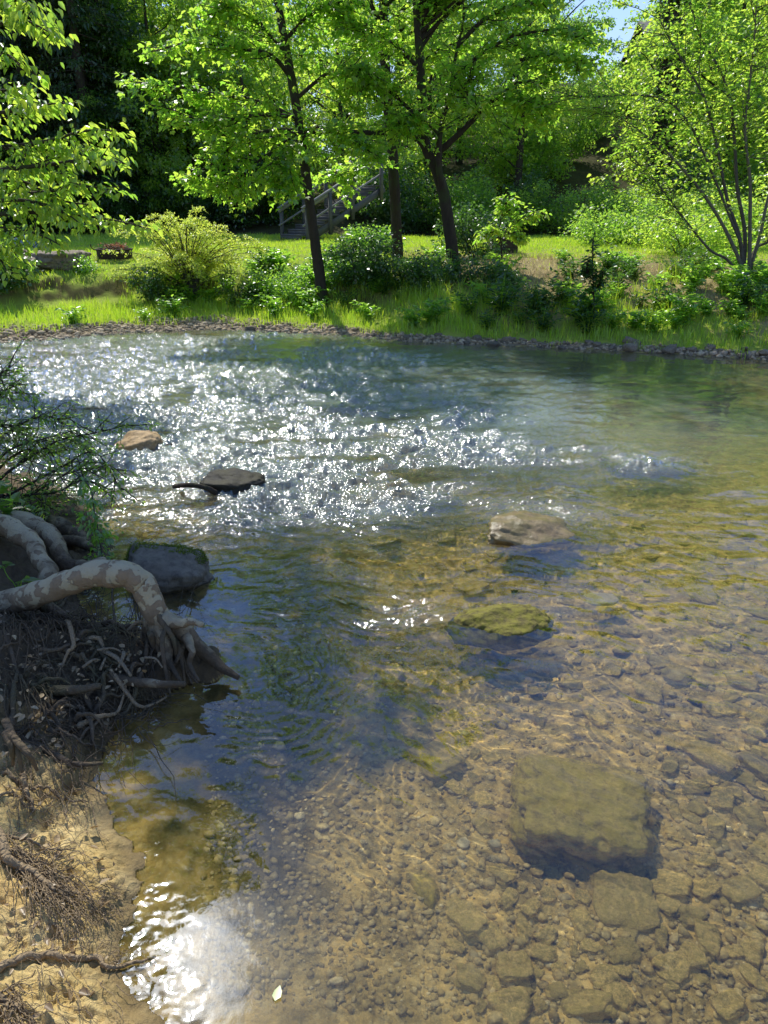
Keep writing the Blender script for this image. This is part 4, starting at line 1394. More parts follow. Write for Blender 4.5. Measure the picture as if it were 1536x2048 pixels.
GT = 'slim trees standing on the far bank'
yA = 15.6
px_tree('maple_tree', 'slim leaning tree, leftmost trunk of the far-bank trio, beside the golden shrub', (643, 590), yA,
        [(640, 560, yA), (628, 470, yA), (612, 350, yA), (600, 260, yA), (580, 140, yA), (562, 40, yA), (540, -120, yA), (530, -300, yA)], [.16, .11, .10, .09, .085, .08, .07, .06, .04],
        [([(596, 240, yA), (520, 205, 15.2), (440, 190, 14.8), (350, 170, 14.4), (270, 165, 14.2)], .05, 4), ([(600, 262, yA), (540, 262, 15.2), (470, 285, 14.8), (420, 330, 14.5), (385, 365, 14.4)], .045, 6),
         ([(585, 160, yA), (540, 110, 15.2), (470, 95, 14.9), (390, 80, 14.6), (320, 100, 14.4)], .045, 4), ([(575, 110, yA), (530, 60, 15.4), (480, 20, 15), (440, 10, 14.8)], .04, 3),
         ([(602, 262, yA), (640, 255, 15.2), (690, 270, 15), (730, 290, 14.8)], .03, 6), ([(590, 200, yA), (650, 150, 15.4), (700, 130, 15.2), (740, 150, 15)], .04, 4),
         ([(570, 80, yA), (630, 20, 15.4), (690, 0, 15.2)], .04, 3), ([(604, 270, yA), (585, 290, 15.0), (562, 320, 14.8), (560, 350, 14.7)], .018, 8),
         ([(596, 235, yA), (530, 230, 15.0), (460, 240, 14.6), (400, 235, 14.3), (330, 215, 14.2)], .04, 7), ([(600, 262, yA), (520, 320, 15.0), (480, 350, 14.8), (450, 370, 14.6)], .03, 10)],
        51, 'leaf_maple', .10, 30, [(-1.6, 15.4, 7.2, 1.8, 1.6, 1.3), (-2.8, 15.2, 8.2, 1.6, 1.5, 1.4), (-2.2, 15.6, 9.3, 1.3, 1.3, 1.1)], 70, GT)
yB = 18.0
px_tree('maple_tree', 'straight dark trunk in the middle of the far-bank trio, rising out of the dark shrub', (797, 540), yB,
        [(795, 500, yB), (790, 400, yB), (784, 300, yB), (775, 200, yB), (768, 80, yB), (765, -60, yB), (760, -250, yB)], [.17, .125, .12, .115, .11, .10, .09, .06],
        [([(778, 230, yB), (730, 170, 17.6), (690, 150, 17.2), (640, 120, 17)], .05, 4), ([(775, 200, yB), (830, 140, 17.8), (880, 100, 17.6), (930, 80, 17.4)], .05, 4),
         ([(770, 120, yB), (720, 60, 17.6), (670, 30, 17.2)], .05, 3), ([(770, 100, yB), (820, 40, 17.8), (860, 0, 17.6)], .05, 3),
         ([(786, 330, yB), (740, 320, 17.4), (700, 345, 17.2), (650, 350, 17)], .03, 5)],
        52, 'leaf_maple', .10, 25, [(.2, 17.8, 8.3, 2.0, 1.8, 1.5), (.0, 17.8, 9.8, 1.5, 1.5, 1.2), (.5, 17.6, 6.6, 2.2, 1.5, .9)], 60, GT)
yC = 16.0
px_tree('maple_tree', 'thick forked trunk, rightmost of the far-bank trio, with a long level bough', (918, 592), yC,
        [(912, 560, yC), (900, 470, yC), (888, 390, yC), (872, 340, yC), (852, 295, yC), (845, 230, yC), (840, 120, yC), (832, 0, yC), (820, -200, yC)], [.21, .135, .12, .115, .105, .095, .085, .08, .07, .05],
        [([(858, 310, yC), (835, 278, 15.9), (790, 265, 15.7), (720, 262, 15.5), (640, 264, 15.3), (540, 272, 15.0), (450, 268, 14.8)], .075, 16),
         ([(874, 305, yC), (900, 285, 15.9), (940, 245, 15.7), (985, 200, 15.5), (1040, 165, 15.3), (1100, 150, 15.1)], .075, 12), ([(890, 395, yC), (878, 340, 15.8), (880, 270, 15.7), (900, 180, 15.6), (920, 60, 15.5), (930, -60, 15.4)], .08, 10),
         ([(905, 160, 15.6), (960, 110, 15.4), (1030, 70, 15.2), (1110, 60, 15), (1170, 80, 14.8)], .045, 5), ([(850, 250, yC), (800, 200, 15.8), (760, 160, 15.6), (720, 180, 15.4)], .045, 6),
         ([(842, 140, yC), (790, 90, 15.7), (740, 60, 15.4), (700, 40, 15.2)], .045, 4), ([(915, 90, 15.5), (980, 30, 15.3), (1050, 0, 15.1), (1130, -10, 15)], .045, 4), ([(836, 60, yC), (860, 10, 15.8), (900, -30, 15.6)], .05, 2),
         ([(985, 200, 15.5), (1040, 200, 15.2), (1090, 210, 15.0)], .025, 5), ([(940, 245, 15.7), (960, 220, 15.4), (930, 180, 15.2), (950, 140, 15.0)], .03, 5), ([(880, 270, 15.7), (830, 230, 15.4), (800, 250, 15.2)], .03, 6),
         ([(1040, 120, 15.2), (1100, 110, 15.0), (1160, 130, 14.8)], .03, 5)],
        53, 'leaf_maple', .097, 27, [(1.6, 15.8, 6.9, 2.0, 1.6, 1.2), (2.7, 15.4, 6.3, 1.4, 1.3, .8), (1.0, 15.8, 8.6, 1.9, 1.6, 1.4), (1.8, 15.7, 9.8, 1.4, 1.4, 1.1)], 75, GT)

# ------------------------------------------------------------------ many-stemmed tree at the right
r = np.random.default_rng(61)
yM = 14.4
MBASE = D(1498, 548, yM); MBASE[2] = zat(MBASE[0], MBASE[1])
mt = thing('multi_stem_tree', MBASE, 'pale many-stemmed small tree fanning out at the right of the far bank', 'tree')
stems = [[(1498, 545), (1470, 500), (1440, 440), (1400, 380), (1340, 310), (1290, 270), (1240, 235), (1200, 215)], [(1498, 545), (1480, 480), (1455, 400), (1435, 300), (1410, 200), (1370, 130), (1340, 80), (1320, 40)],
         [(1498, 545), (1490, 470), (1475, 380), (1470, 300), (1462, 210), (1440, 140), (1400, 70), (1380, 0), (1370, -60)], [(1498, 545), (1500, 450), (1500, 360), (1490, 260), (1500, 160), (1510, 60), (1515, -60)],
         [(1498, 545), (1520, 470), (1535, 400), (1560, 320), (1570, 220), (1590, 100)], [(1498, 545), (1455, 520), (1420, 500), (1370, 440), (1340, 400), (1300, 350), (1260, 320)],
         [(1498, 545), (1510, 500), (1540, 480), (1580, 420), (1620, 340)], [(1498, 545), (1485, 500), (1462, 440), (1430, 360), (1380, 250), (1330, 200), (1260, 190), (1190, 195), (1130, 190)]]
tw, mbt = [], MB()
for si, s in enumerate(stems):
    m = MB()
    dy = r.uniform(-.8, .8)
    W = [D(px, py, yM + dy * i / len(s)) for i, (px, py) in enumerate(s)]
    W[0] = MBASE + [r.normal(0, .06), r.normal(0, .06), -.1]
    P = spline(W, 40)
    tube(m, P, np.linspace(.038 if si not in (5, 7) else .028, .008, 40), 9, .1, seed=si)
    m.obj('trunk', M['bark_light' if si in (0, 3, 4) else 'bark_grey'], mt)
    for j in range(16, 40):
        for _ in range(2):
            Lt = r.uniform(.35, 1.0)
            d = nrm(P[min(j + 1, 39)] - P[j - 1]) * .5 + r.normal(0, .7, 3) * [1, 1, .5]
            S = limb_path(P[j], P[j] + nrm(d) * Lt, .08, 6, r)
            tube(mbt, S, np.linspace(.008, .003, 6), 4, 0, cap=False)
            tw.append((S, 1))
mbt.obj('twigs', M['bark_grey'], mt)
mbl = MB()
bough_leaves(mbl, tw, r, .085, 30, 'ovate', .36, .15, .10)
C = crown_points(r, 60, [(6.8, 14.2, 4.6, 1.6, 1.2, 1.3), (5.9, 14.4, 5.6, 1.8, 1.2, 1.0), (7.6, 14.4, 6.2, 1.6, 1.4, 1.2)], .2, .8, 4)
spray_leaves(mbl, C, .4 * r.uniform(.6, 1.3, len(C)), 40, .085, r, 'ovate', .35, .2)
mbl.obj('crown', M['leaf_lime'], mt, smooth_shade=False)

# ------------------------------------------------------------------ the woodland on the hillside: each tree a thing, copies of a few kinds
GW = 'broadleaf trees of the wood behind the meadow'


def wood_proto(name, h, spread, low, leafmat, seed, nspr, per, leaf, label):
    r = np.random.default_rng(seed)
    t = thing(name, (0, 0, 0), label, 'tree', GW)
    lean = r.normal(0, .35, 2)
    P = spline([(0, 0, -.5), (lean[0] * .1, lean[1] * .1, h * .3), (lean[0] * .5, lean[1] * .5, h * .6), (lean[0], lean[1], h * .95)], 40)
    rad = np.linspace(.17, .03, 40)
    mb = MB(); tube(mb, P, rad, 9, .12, seed=seed); mb.obj('trunk', M['bark_dark'], t, world=False)
    blobs = []
    nb = 9
    for i in range(nb):
        z = low + (h - low) * (i + .5) / nb
        s = spread * (.55 + .6 * math.sin(math.pi * min(1, (i + 1.2) / nb))) * .62
        a = r.uniform(0, 6.28)
        o = s * .75
        blobs.append((lean[0] * z / h + o * math.cos(a), lean[1] * z / h + o * math.sin(a), z, s, s, (h - low) / nb * .8))
    C = crown_points(r, nspr, blobs, .16, .75, seed)
    mb = MB(); skeleton(mb, P[5:], rad[5:], C, r, maxn=36, sides=5); mb.obj('limbs', M['bark_dark'], t, world=False)
    mb = MB(); spray_leaves(mb, C, r.uniform(.3, .62, nspr), per, leaf, r, 'diamond', .5, .35); mb.obj('crown', M[leafmat], t, smooth_shade=False, world=False)
    return t


wp_ = [wood_proto('wood_tree', 11.5, 3.2, 2.2, 'leaf_wood', 71, 210, 62, .135, 'mid green broadleaf tree of the wood behind the meadow'),
       wood_proto('wood_tree', 10.0, 2.8, 1.2, 'leaf_lime', 72, 200, 60, .125, 'bright lime green broadleaf tree of the wood behind the meadow'),
       wood_proto('wood_tree', 13.0, 3.4, 3.0, 'leaf_wood', 73, 220, 60, .14, 'mid green broadleaf tree of the wood behind the meadow'),
       wood_proto('wood_tree', 8.0, 2.6, .6, 'leaf_lime', 74, 190, 55, .12, 'bright lime green broadleaf tree of the wood behind the meadow'),
       wood_proto('wood_tree', 9.0, 2.6, .8, 'leaf_shrub', 75, 190, 60, .13, 'dark green broadleaf tree of the wood behind the meadow')]
used = set()
rw = np.random.default_rng(77)
spots = []
def wood(k, x, y, s=1.0):
    src = wp_[k]
    o = src if k not in used else copy_tree(src)
    used.add(k)
    o.location = (x, y, zat(x, y) - .05)
    o.rotation_euler = (0, 0, float(rw.uniform(0, 6.28)))
    o.scale = (s * rw.uniform(.9, 1.1), s * rw.uniform(.9, 1.1), s * rw.uniform(.9, 1.12))
    spots.append((x, y))
for row, (yr, dx, ks) in enumerate([(31.5, 2.7, [3, 1, 3, 1]), (35.5, 3.2, [1, 0, 3, 1]), (40.5, 3.6, [0, 2, 1, 0]), (47, 4.4, [2, 0, 2]), (56, 5.5, [2, 0])]):
    half = yr * .56 + 3
    x = -half
    while x < half:
        px = 768 + FPX * x / (yr * CP)
        xx, yy = x + rw.normal(0, .6), yr + rw.normal(0, .8)
        k = ks[rw.integers(len(ks))]
        x += dx * rw.uniform(.8, 1.25)
        if px < 520 and k in (1, 3) and rw.random() < .7: k = 4 if row < 2 else 0
        if row >= 1 and 1085 < px < 1255: continue
        if row == 0 and 1110 < px < 1245: continue          # gap that lets the sky through
        if row >= 2 and 940 < px < 1010 and rw.random() < .7: continue
        if row == 0 and 560 < px < 800: continue                                  # the steps climb here
        wood(k, xx, yy, rw.uniform(.85, 1.15))

for k_, px_, y_, s_ in [(0, 285, 31.5, .9), (3, 335, 30.5, 1.0), (0, 395, 33, 1.0), (1, 455, 31.5, .9), (3, 505, 30, .85), (1, 20, 31, .9)]:
    p = D(px_, 470, y_); wood(k_, p[0], y_, s_)

# dark conifers at the left
def conifer_proto(seed):
    r = np.random.default_rng(seed)
    t = thing('conifer', (0, 0, 0), 'tall dark conifer at the left of the wood', 'tree', 'dark conifers at the left')
    h = 14.0
    P = spline([(0, 0, -.5), (.05, 0, 4), (-.1, .1, 9), (0, 0, h)], 40)
    rad = np.linspace(.26, .03, 40)
    mb = MB(); tube(mb, P, rad, 10, .12, seed=seed); mb.obj('trunk', M['bark_dark'], t, world=False)
    mbt, mbl = MB(), MB()
    pos, ax, sz = [], [], []
    for z in np.arange(1.2, h - .3, .30):
        n = r.integers(3, 6)
        for a in r.uniform(0, 6.28, n):
            L = (2.6 * (1 - z / h) ** .7 + .5) * r.uniform(.6, 1.15)
            b = np.array([math.cos(a) * L, math.sin(a) * L, -.22 * L])
            j = int(np.argmin(np.abs(P[:, 2] - z)))
            Q = limb_path(P[j], P[j] + b, .06, 7, r)
            tube(mbt, Q, np.linspace(.03, .006, 7), 4, 0, cap=False)
            m = int(46 * L)
            t_ = r.uniform(.2, 1, m); f = t_ * 6; i = f.astype(int).clip(0, 5)
            q = Q[i] + (Q[i + 1] - Q[i]) * (f - i)[:, None] + r.normal(0, .12, (m, 3)) * [1, 1, .6]
            pos.append(q); ax.append(nrm(b)[None] * .5 + r.normal(0, .6, (m, 3)) + [0, 0, -.35]); sz.append(r.uniform(.12, .26, m))
    leaves(mbl, np.concatenate(pos), np.concatenate(ax), r.normal(size=(sum(map(len, pos)), 3)) * .5 + [0, 0, 1.0], np.concatenate(sz), .16, .2, .2, 'diamond')
    mbt.obj('limbs', M['bark_dark'], t, world=False)
    mbl.obj('crown', M['leaf_dark'], t, smooth_shade=False, world=False)
    return t


cp = conifer_proto(81)
for i, (px, y, s) in enumerate([(95, 29.6, 1.0), (150, 31, 1.1), (205, 29.2, .95), (245, 33.5, 1.15), (30, 32, 1.05), (120, 34, 1.2), (180, 36, 1.2), (-60, 30, 1.0)]):
    o = cp if i == 0 else copy_tree(cp)
    p = D(px, 480, y)
    o.location = (p[0], y, zat(p[0], y)); o.rotation_euler = (0, 0, i * 1.3); o.scale = (s, s, s)

# tall trunk wrapped in ivy at the right
p = D(1290, 470, 31.0); p[2] = zat(p[0], p[1])
r = np.random.default_rng(83)
iv = thing('ivy_clad_tree', p, 'tall straight tree at upper right, its trunk thick with dark ivy', 'tree')
P = spline([p + [0, 0, -.4], p + [.05, 0, 3], p + [0, 0, 7], p + [.1, .1, 12.5]], 50)
mb = MB(); tube(mb, P, np.linspace(.30, .16, 50), 12, .12, seed=2); mb.obj('trunk', M['bark_dark'], iv)
mb = MB()
C = P[r.integers(2, 36, 150)] + r.normal(0, .18, (150, 3))
spray_leaves(mb, C, r.uniform(.2, .42, 150), 46, .11, r, 'diamond', .9, .5)
mb.obj('ivy', M['leaf_dark'], iv, smooth_shade=False)
C = crown_points(r, 150, [(p[0] + .5, p[1], 11.5, 2.6, 2.2, 1.6), (p[0] + .9, p[1] - .3, 9.4, 1.2, 1.2, .7), (p[0] + 1.6, p[1], 9.2, 1.2, 1.2, .6)], .1, .8, 9)
mb = MB(); skeleton(mb, P[25:], np.linspace(.2, .14, 25), C, r, maxn=30); mb.obj('limbs', M['bark_dark'], iv)
mb = MB(); spray_leaves(mb, C, r.uniform(.3, .6, 150), 55, .13, r, 'diamond', .5, .35); mb.obj('crown', M['leaf_wood'], iv, smooth_shade=False)

# ------------------------------------------------------------------ undergrowth shrubs along the wood's edge
def shrub_proto(name, label, cat, group, w_, h, n, per, leaf, mat, seed, shape='diamond', stems=12, flat=.7):
    r = np.random.default_rng(seed)
    t = thing(name, (0, 0, 0), label, cat, group)
    C = crown_points(r, n, [(0, 0, h * .5, w_ * .5, w_ * .5, h * .5), (w_ * .2, -w_ * .1, h * .35, w_ * .4, w_ * .4, h * .35), (-w_ * .25, .1, h * .4, w_ * .35, w_ * .4, h * .4)], .2, 1.3, seed)
    C[:, 2] = np.maximum(C[:, 2], .06)
    mb = MB()
    for c in C[:stems]:
        tube(mb, limb_path((r.normal(0, .08), r.normal(0, .08), -.1), c, .1, 8, r, .1), np.linspace(.018, .004, 8), 5, 0, cap=False)
    mb.obj('stems', M['bark_grey'], t, world=False)
    mb = MB(); spray_leaves(mb, C, .24 * w_ ** .5 * r.uniform(.6, 1.3, n), per, leaf, r, shape, flat, .2); mb.obj('foliage', M[mat], t, smooth_shade=False, world=False)
    return t


GU = 'shrubs at the foot of the wood'
up = [shrub_proto('woodland_shrub', 'dark green shrub in the shade at the foot of the wood', 'shrub', GU, 2.6, 2.4, 90, 60, .10, 'leaf_shrub', 91),
      shrub_proto('woodland_shrub', 'mid green shrub at the foot of the wood', 'shrub', GU, 2.4, 1.9, 90, 55, .09, 'leaf_wood', 92)]
usedu = set()
for i in range(110):
    x = rw.uniform(-18, 18)
    y = 27.6 + rw.uniform(0, 3.6) + (0 if x < 2 else -.6)
    if i >= 58: x, y = rw.uniform(-26, 22), rw.uniform(33, 58)
    px = 768 + FPX * x / (y * CP + .9)
    if 540 < px < 770 and y < 31: continue
    k = 0 if (px < 560 or rw.random() < .25) else 1
    o = up[k] if k not in usedu else copy_tree(up[k]); usedu.add(k)
    o.location = (x, y, zat(x, y) - .05); o.rotation_euler = (0, 0, rw.uniform(0, 6.28)); s = rw.uniform(.6, 1.25) * (1.5 if i >= 58 else 1); o.scale = (s, s, s * rw.uniform(.8, 1.2))

# ------------------------------------------------------------------ shrubs and plants of the far bank
r = np.random.default_rng(95)
b = D(380, 588, 16.6); b[2] = zat(b[0], b[1])
gs = thing('golden_shrub', b, 'large feathery golden-green shrub glowing in the sun on the far bank', 'shrub')
mbt, mbl = MB(), MB()
pos, ax, nm, sz = [], [], [], []
for i in range(96):
    a = r.uniform(0, 6.28)
    out = r.uniform(.15, 1.0) * 1.4
    h = r.uniform(.6, 1.8) * (1.15 - .32 * out)
    e = b + np.array([math.cos(a) * out * 1.05, math.sin(a) * out * .7, h])
    m1 = b + np.array([math.cos(a) * out * .25, math.sin(a) * out * .2, h * .55])
    m2 = b + np.array([math.cos(a) * out * .65, math.sin(a) * out * .5, h * .92])
    tip = e + np.array([math.cos(a) * .22, math.sin(a) * .15, -.02 + r.normal(0, .06)])
    Q = spline([b + r.normal(0, .08, 3) * [1, 1, 0], m1, m2, e, tip], 16)
    tube(mbt, Q, np.linspace(.014, .003, 16), 5, 0, cap=False)
    for j in range(4, 16):
        T_ = nrm(Q[min(j + 1, 15)] - Q[j - 1])
        for sgn in (-1, 1):
            sd_ = nrm(np.cross(T_, [0, 0, 1.0]) * sgn + r.normal(0, .35, 3)) * .8 + T_ * .55
            L = r.uniform(.10, .26) * (1.2 - j / 16 * .7)
            n = int(8 + 44 * L)
            tt = r.random(n)
            pos.append(Q[j] + nrm(sd_) * (tt * L)[:, None] + r.normal(0, .012, (n, 3)) + np.array([0, 0, -.05]) * (tt ** 2)[:, None])
            ax.append(nrm(sd_)[None] * .8 + r.normal(0, .5, (n, 3)))
            nm.append(np.array([0, 0, 1.0]) + r.normal(0, .4, (n, 3)))
            sz.append(r.uniform(.025, .055, n))
leaves(mbl, np.concatenate(pos), np.concatenate(ax), np.concatenate(nm), np.concatenate(sz), .3, .15, .1, 'diamond')
mbt.obj('stems', M['bark_grey'], gs)
mbl.obj('foliage', M['leaf_gold'], gs, smooth_shade=False)


def shrub_at(name, px, py, y, w_, h, n, per, leaf, mat, seed, label, shape='diamond', sink=0.05):
    t = shrub_proto(name, label, 'shrub', None, w_, h, n, per, leaf, mat, seed, shape)
    p = D(px, py, y)
    t.location = (p[0], y, zat(p[0], y) - sink)
    return t


shrub_at('dark_shrub', 305, 588, 16.2, .9, .8, 34, 60, .06, 'leaf_shrub', 101, 'small dark shrub against the left foot of the golden shrub')
shrub_at('dark_shrub', 728, 590, 15.9, 1.3, 1.2, 90, 62, .062, 'leaf_shrub', 102, 'dense dark shrub between the leaning trunk and the straight trunk')
shrub_at('dark_shrub', 850, 606, 15.4, 1.3, .6, 60, 60, .06, 'leaf_shrub', 103, 'low dark shrub in shade left of the thick forked trunk')
shrub_at('dark_shrub', 985, 606, 15.2, 1.3, .65, 60, 60, .06, 'leaf_shrub', 104, 'low dark shrub in shade right of the thick forked trunk')
shrub_at('dark_shrub', 480, 590, 16.3, .9, .8, 40, 60, .055, 'leaf_shrub', 105, 'small dark shrub at the right foot of the golden shrub')
shrub_at('bright_shrub', 560, 585, 16.0, 1.2, .85, 55, 55, .055, 'leaf_weed', 106, 'airy bright green shrub left of the leaning trunk')
shrub_at('bright_shrub', 745, 478, 20.5, 1.2, .7, 40, 50, .08, 'leaf_weed', 107, 'bright leafy clump in front of the wooden steps')
shrub_at('bright_shrub', 955, 500, 18.2, 1.6, 1.5, 60, 52, .075, 'leaf_shrub', 108, 'leafy shrub behind the forked trunk beside the square block')
shrub_at('dark_shrub', 0, 585, 15.6, 1.2, 1.2, 60, 60, .08, 'leaf_shrub', 109, 'shaded leafy shrub at the left picture edge above the ledge rocks')
shrub_at('bright_shrub', 150, 562, 17.0, 1.0, .35, 26, 50, .06, 'leaf_weed', 110, 'low bright leafy shrub on the bank left of the golden shrub')
shrub_at('bright_shrub', 1360, 500, 18.5, 2.2, 1.1, 90, 52, .07, 'leaf_lime', 111, 'bright bush on the bank top left of the many-stemmed tree')
shrub_at('bright_shrub', 1240, 470, 21.5, 2.6, 1.2, 90, 52, .08, 'leaf_wood', 112, 'leafy bush at the back of the meadow below the ivy-clad tree')
shrub_at('bright_shrub', 1470, 470, 20.0, 2.6, 1.7, 110, 52, .08, 'leaf_lime', 113, 'tall bright bush behind the many-stemmed tree')

# the bright sapling and the dark slender plant
px_tree('sapling', 'small sapling with large glowing leaves in front of the square block', (1005, 545), 16.4,
        [(1003, 500, 16.4), (1000, 450, 16.4), (1008, 410, 16.4)], [.02, .016, .012, .008],
        [([(1001, 470, 16.4), (1030, 445, 16.3), (1060, 430, 16.2), (1082, 425, 16.2)], .010, 6), ([(1001, 470, 16.4), (985, 460, 16.3), (968, 470, 16.2)], .010, 4), ([(1002, 440, 16.4), (1015, 420, 16.3), (1010, 400, 16.3)], .008, 4),
         ([(1001, 460, 16.4), (1020, 465, 16.2), (1040, 475, 16.1)], .008, 6)], 121, 'leaf_maple', .10, 26, shape='ovate', spread=.06, twr=(.12, .35))
px_tree('slender_weed', 'tall dark slender leafy stem standing alone before the bare bank', (1190, 640), 12.9,
        [(1188, 600, 12.9), (1185, 540, 12.9), (1184, 482, 12.9)], [.012, .010, .008, .004],
        [([(1187, 600, 12.9), (1186, 560, 12.9), (1185, 520, 12.9), (1184, 480, 12.9)], .006, 2), ([(1187, 580, 12.9), (1200, 565, 12.85), (1205, 545, 12.8)], .005, 4), ([(1186, 560, 12.9), (1175, 545, 12.85), (1172, 525, 12.8)], .005, 4)],
        122, 'leaf_shrub', .075, 40, shape='ovate', spread=.03, twr=(.06, .16))

# weeds: broad-leaved plants of the bank, copies of four kinds
GP = 'leafy weeds on the far bank'


def weed_proto(seed, h, n, leaf, mat, label):
    r = np.random.default_rng(seed)
    t = thing('bank_weed', (0, 0, 0), label, 'weed', GP)
    mbt, mbl = MB(), MB()
    for s in range(n):
        a = r.uniform(0, 6.28); o = r.uniform(.1, .9) * h
        hh = h * r.uniform(.35, 1.05)
        Q = spline([(r.normal(0, .05), r.normal(0, .05), -.03), (o * .4 * math.cos(a), o * .4 * math.sin(a), hh * .6), (o * math.cos(a), o * math.sin(a), hh)], 8)
        tube(mbt, Q, np.linspace(.006, .002, 8), 4, 0, cap=False)
        m = 13
        f = r.uniform(.15, 1, m) * 7; i = f.astype(int).clip(0, 6)
        q = Q[i] + (Q[i + 1] - Q[i]) * (f - i)[:, None]
        d = r.normal(size=(m, 3)) * [1, 1, .25] + [0, 0, .25]
        leaves(mbl, q, d, np.array([0, 0, 1.0]) + r.normal(0, .3, (m, 3)), leaf * r.uniform(.6, 1.2, m), .3, .25, .25)
    mbt.obj('stems', M['grass'], t, world=False)
    mbl.obj('foliage', M[mat], t, smooth_shade=False, world=False)
    return t


wps = [weed_proto(131, .50, 18, .12, 'leaf_weed', 'bright broad-leaved weed clump growing on the far bank'), weed_proto(132, .35, 16, .09, 'leaf_weed', 'low bright leafy weed clump growing on the far bank'),
       weed_proto(133, .55, 22, .10, 'leaf_shrub', 'tall dark leafy weed clump growing on the far bank'), weed_proto(134, .45, 18, .075, 'leaf_shrub', 'low dark leafy weed clump growing on the far bank')]
uw = set()
nw = 0
while nw < 190:
    px, py = rw.uniform(-40, 1580), rw.uniform(515, 690)
    x = (px - 768) / FPX * 15.5
    y = rw.uniform(11.3, 19.0)
    z, dn_, df_, wd_ = [float(q[0]) for q in lands(x, y)]
    if df_ < .55 or df_ > 5.0: continue
    right = x > .5
    if not right and (df_ < 1.7 and rw.random() < .75): continue
    if x < -1 and df_ > 3.6: continue
    if x < -4.6 and df_ > 1.2: continue
    if right and df_ > 3.8 and rw.random() < .8: continue
    if 1.2 < x < 4.5 and 1.8 < df_ < 5.0 and rw.random() < .75: continue       # bare earth shows here
    k = int(rw.choice(4, p=[.38, .5, .02, .10] if x < -1 else ([.35, .35, .12, .18] if x > 3.5 else [.15, .25, .25, .35])))
    o = wps[k] if k not in uw else copy_tree(wps[k]); uw.add(k)
    o.location = (x, y, z - .02); o.rotation_euler = (0, 0, rw.uniform(0, 6.28)); s = rw.uniform(.6, 1.25); o.scale = (s, s, s)
    nw += 1

# grass: the lush strip by the water, the short meadow, tufts on the bank (nobody could count it)
def grass_patch(name, label, n, xr, yr, cond, hr, wr, lean, seed, mat='grass'):
    r = np.random.default_rng(seed)
    x = r.uniform(*xr, n); y = r.uniform(*yr, n)
    z, dn_, df_, wd_ = lands(x, y)
    cl = fbm(x * 1.4, y * 1.4, None, 3)
    keep = cond(x, y, df_, cl, r)
    x, y, z, cl = x[keep], y[keep], z[keep], cl[keep]
    m = len(x)
    c2 = fbm(x * 3.5, y * 3.5, None, 3)
    hgt = r.uniform(*hr, m) * (1 + .6 * np.clip(cl, -.6, .8) + .7 * np.clip(c2, -.6, .9))
    mb = MB()
    blades(mb, np.stack([x, y, z - .01], 1), hgt, r.uniform(*wr, m), r.normal(0, lean, (m, 2)), r=r)
    return tag(mb.obj(name, M[mat], smooth_shade=False), label, 'grass', kind='stuff')


shelf = lambda x: np.interp(x, [-9, -4, -1, 1, 9], [2.6, 2.5, 2.0, 1.1, .9])
def c_strip(x, y, d, cl, r):
    lo = np.interp(x, [-9, -3, 0, 9], [.70, .30, .08, .04]) + .42 * cl
    return (d > lo) & (d < shelf(x) + .55) & ((x > -5.6) | (d < shelf(x) - .3)) & (r.random(len(x)) < np.clip(1.0 + cl, .35, 1))
grass_patch('grass', 'tall lush grass along the foot of the far bank', 95000, (-13, 9.5), (10.5, 18.5), c_strip, (.08, .25), (.006, .014), .22, 141)
def c_meadow(x, y, d, cl, r):
    bare = smooth((x + .5) / 2.5) * smooth((6.5 - d) / 2)
    return (d > shelf(x) + .3) & (y < 28) & (r.random(len(x)) > bare * .9)
grass_patch('grass', 'short sunlit grass of the meadow', 110000, (-14, 12), (13, 28), c_meadow, (.05, .12), (.008, .016), .3, 142)
def c_bank(x, y, d, cl, r):
    return (d > shelf(x)) & (d < shelf(x) + 2.8) & (cl > .05) & (x > -.5) & ((x > 4.6) | (d < shelf(x) + 1.0))
grass_patch('grass', 'ragged grass tufts on the bank slope at the right', 26000, (-.5, 9.5), (11.5, 18), c_bank, (.12, .38), (.006, .012), .3, 143)
M['straw'] = leaf_mat('dry_straw', (.26, .20, .10), (.40, .32, .18), (.15, .11, .05), (.2, .16, .08), .3, .02)
grass_patch('straw', 'dry straw and dead grass over the bare bank top', 16000, (.3, 9), (13, 20), lambda x, y, d, cl, r: (d > shelf(x) + .6) & (d < 6) & (cl < .25), (.06, .2), (.005, .010), .8, 144, 'straw')

# ------------------------------------------------------------------ things on the meadow
def wood_mat(name, c0, c1):
    k = NT(name)
    p = k.coord('Object')
    m = k.n('ShaderNodeMapping', Vector=p, Scale=(3, 3, 22)).outputs[0]
    a = k.noise(m, 3, 5, .6)
    return k.out(k.principled(k.mix(a, c0, c1), .85, k.bump(a, .4, .01), .2))


M['timber'] = wood_mat('weathered_timber', (.07, .068, .06), (.16, .155, .14))
M['rail'] = wood_mat('silvered_handrail', (.14, .14, .13), (.30, .295, .28))
sb = D(590, 484, 24.8); sb[2] = zat(sb[0], sb[1])
st = thing('wooden_staircase', sb, 'weathered wooden outdoor steps with handrails climbing the hill behind the leaning trunk', 'stairs')
fd = np.array([.78, .626, 0]); sw = np.array([-.626, .78, 0])
rot = np.stack([sw, fd, [0, 0, 1.0]], 1)
rise, run, ns_ = .145, .29, 11
for i in range(ns_):
    c = fd * run * i + np.array([0, 0, rise * (i + 1)])
    mb = MB(); box(mb, c - [0, 0, .022], (1.25, run + .03, .045), rot); box(mb, c - fd * (run / 2 - .002) - np.array([0, 0, .105]), (1.22, .02, .115), rot)
    mb.obj('step', M['timber'], st, world=False, smooth_shade=False)
tilt = math.atan2(rise, run)
dirv = nrm(fd * run + np.array([0, 0, rise]))
rail_rot = np.stack([sw, dirv, np.cross(sw, dirv)], 1)
Ls = run * ns_ / math.cos(tilt)
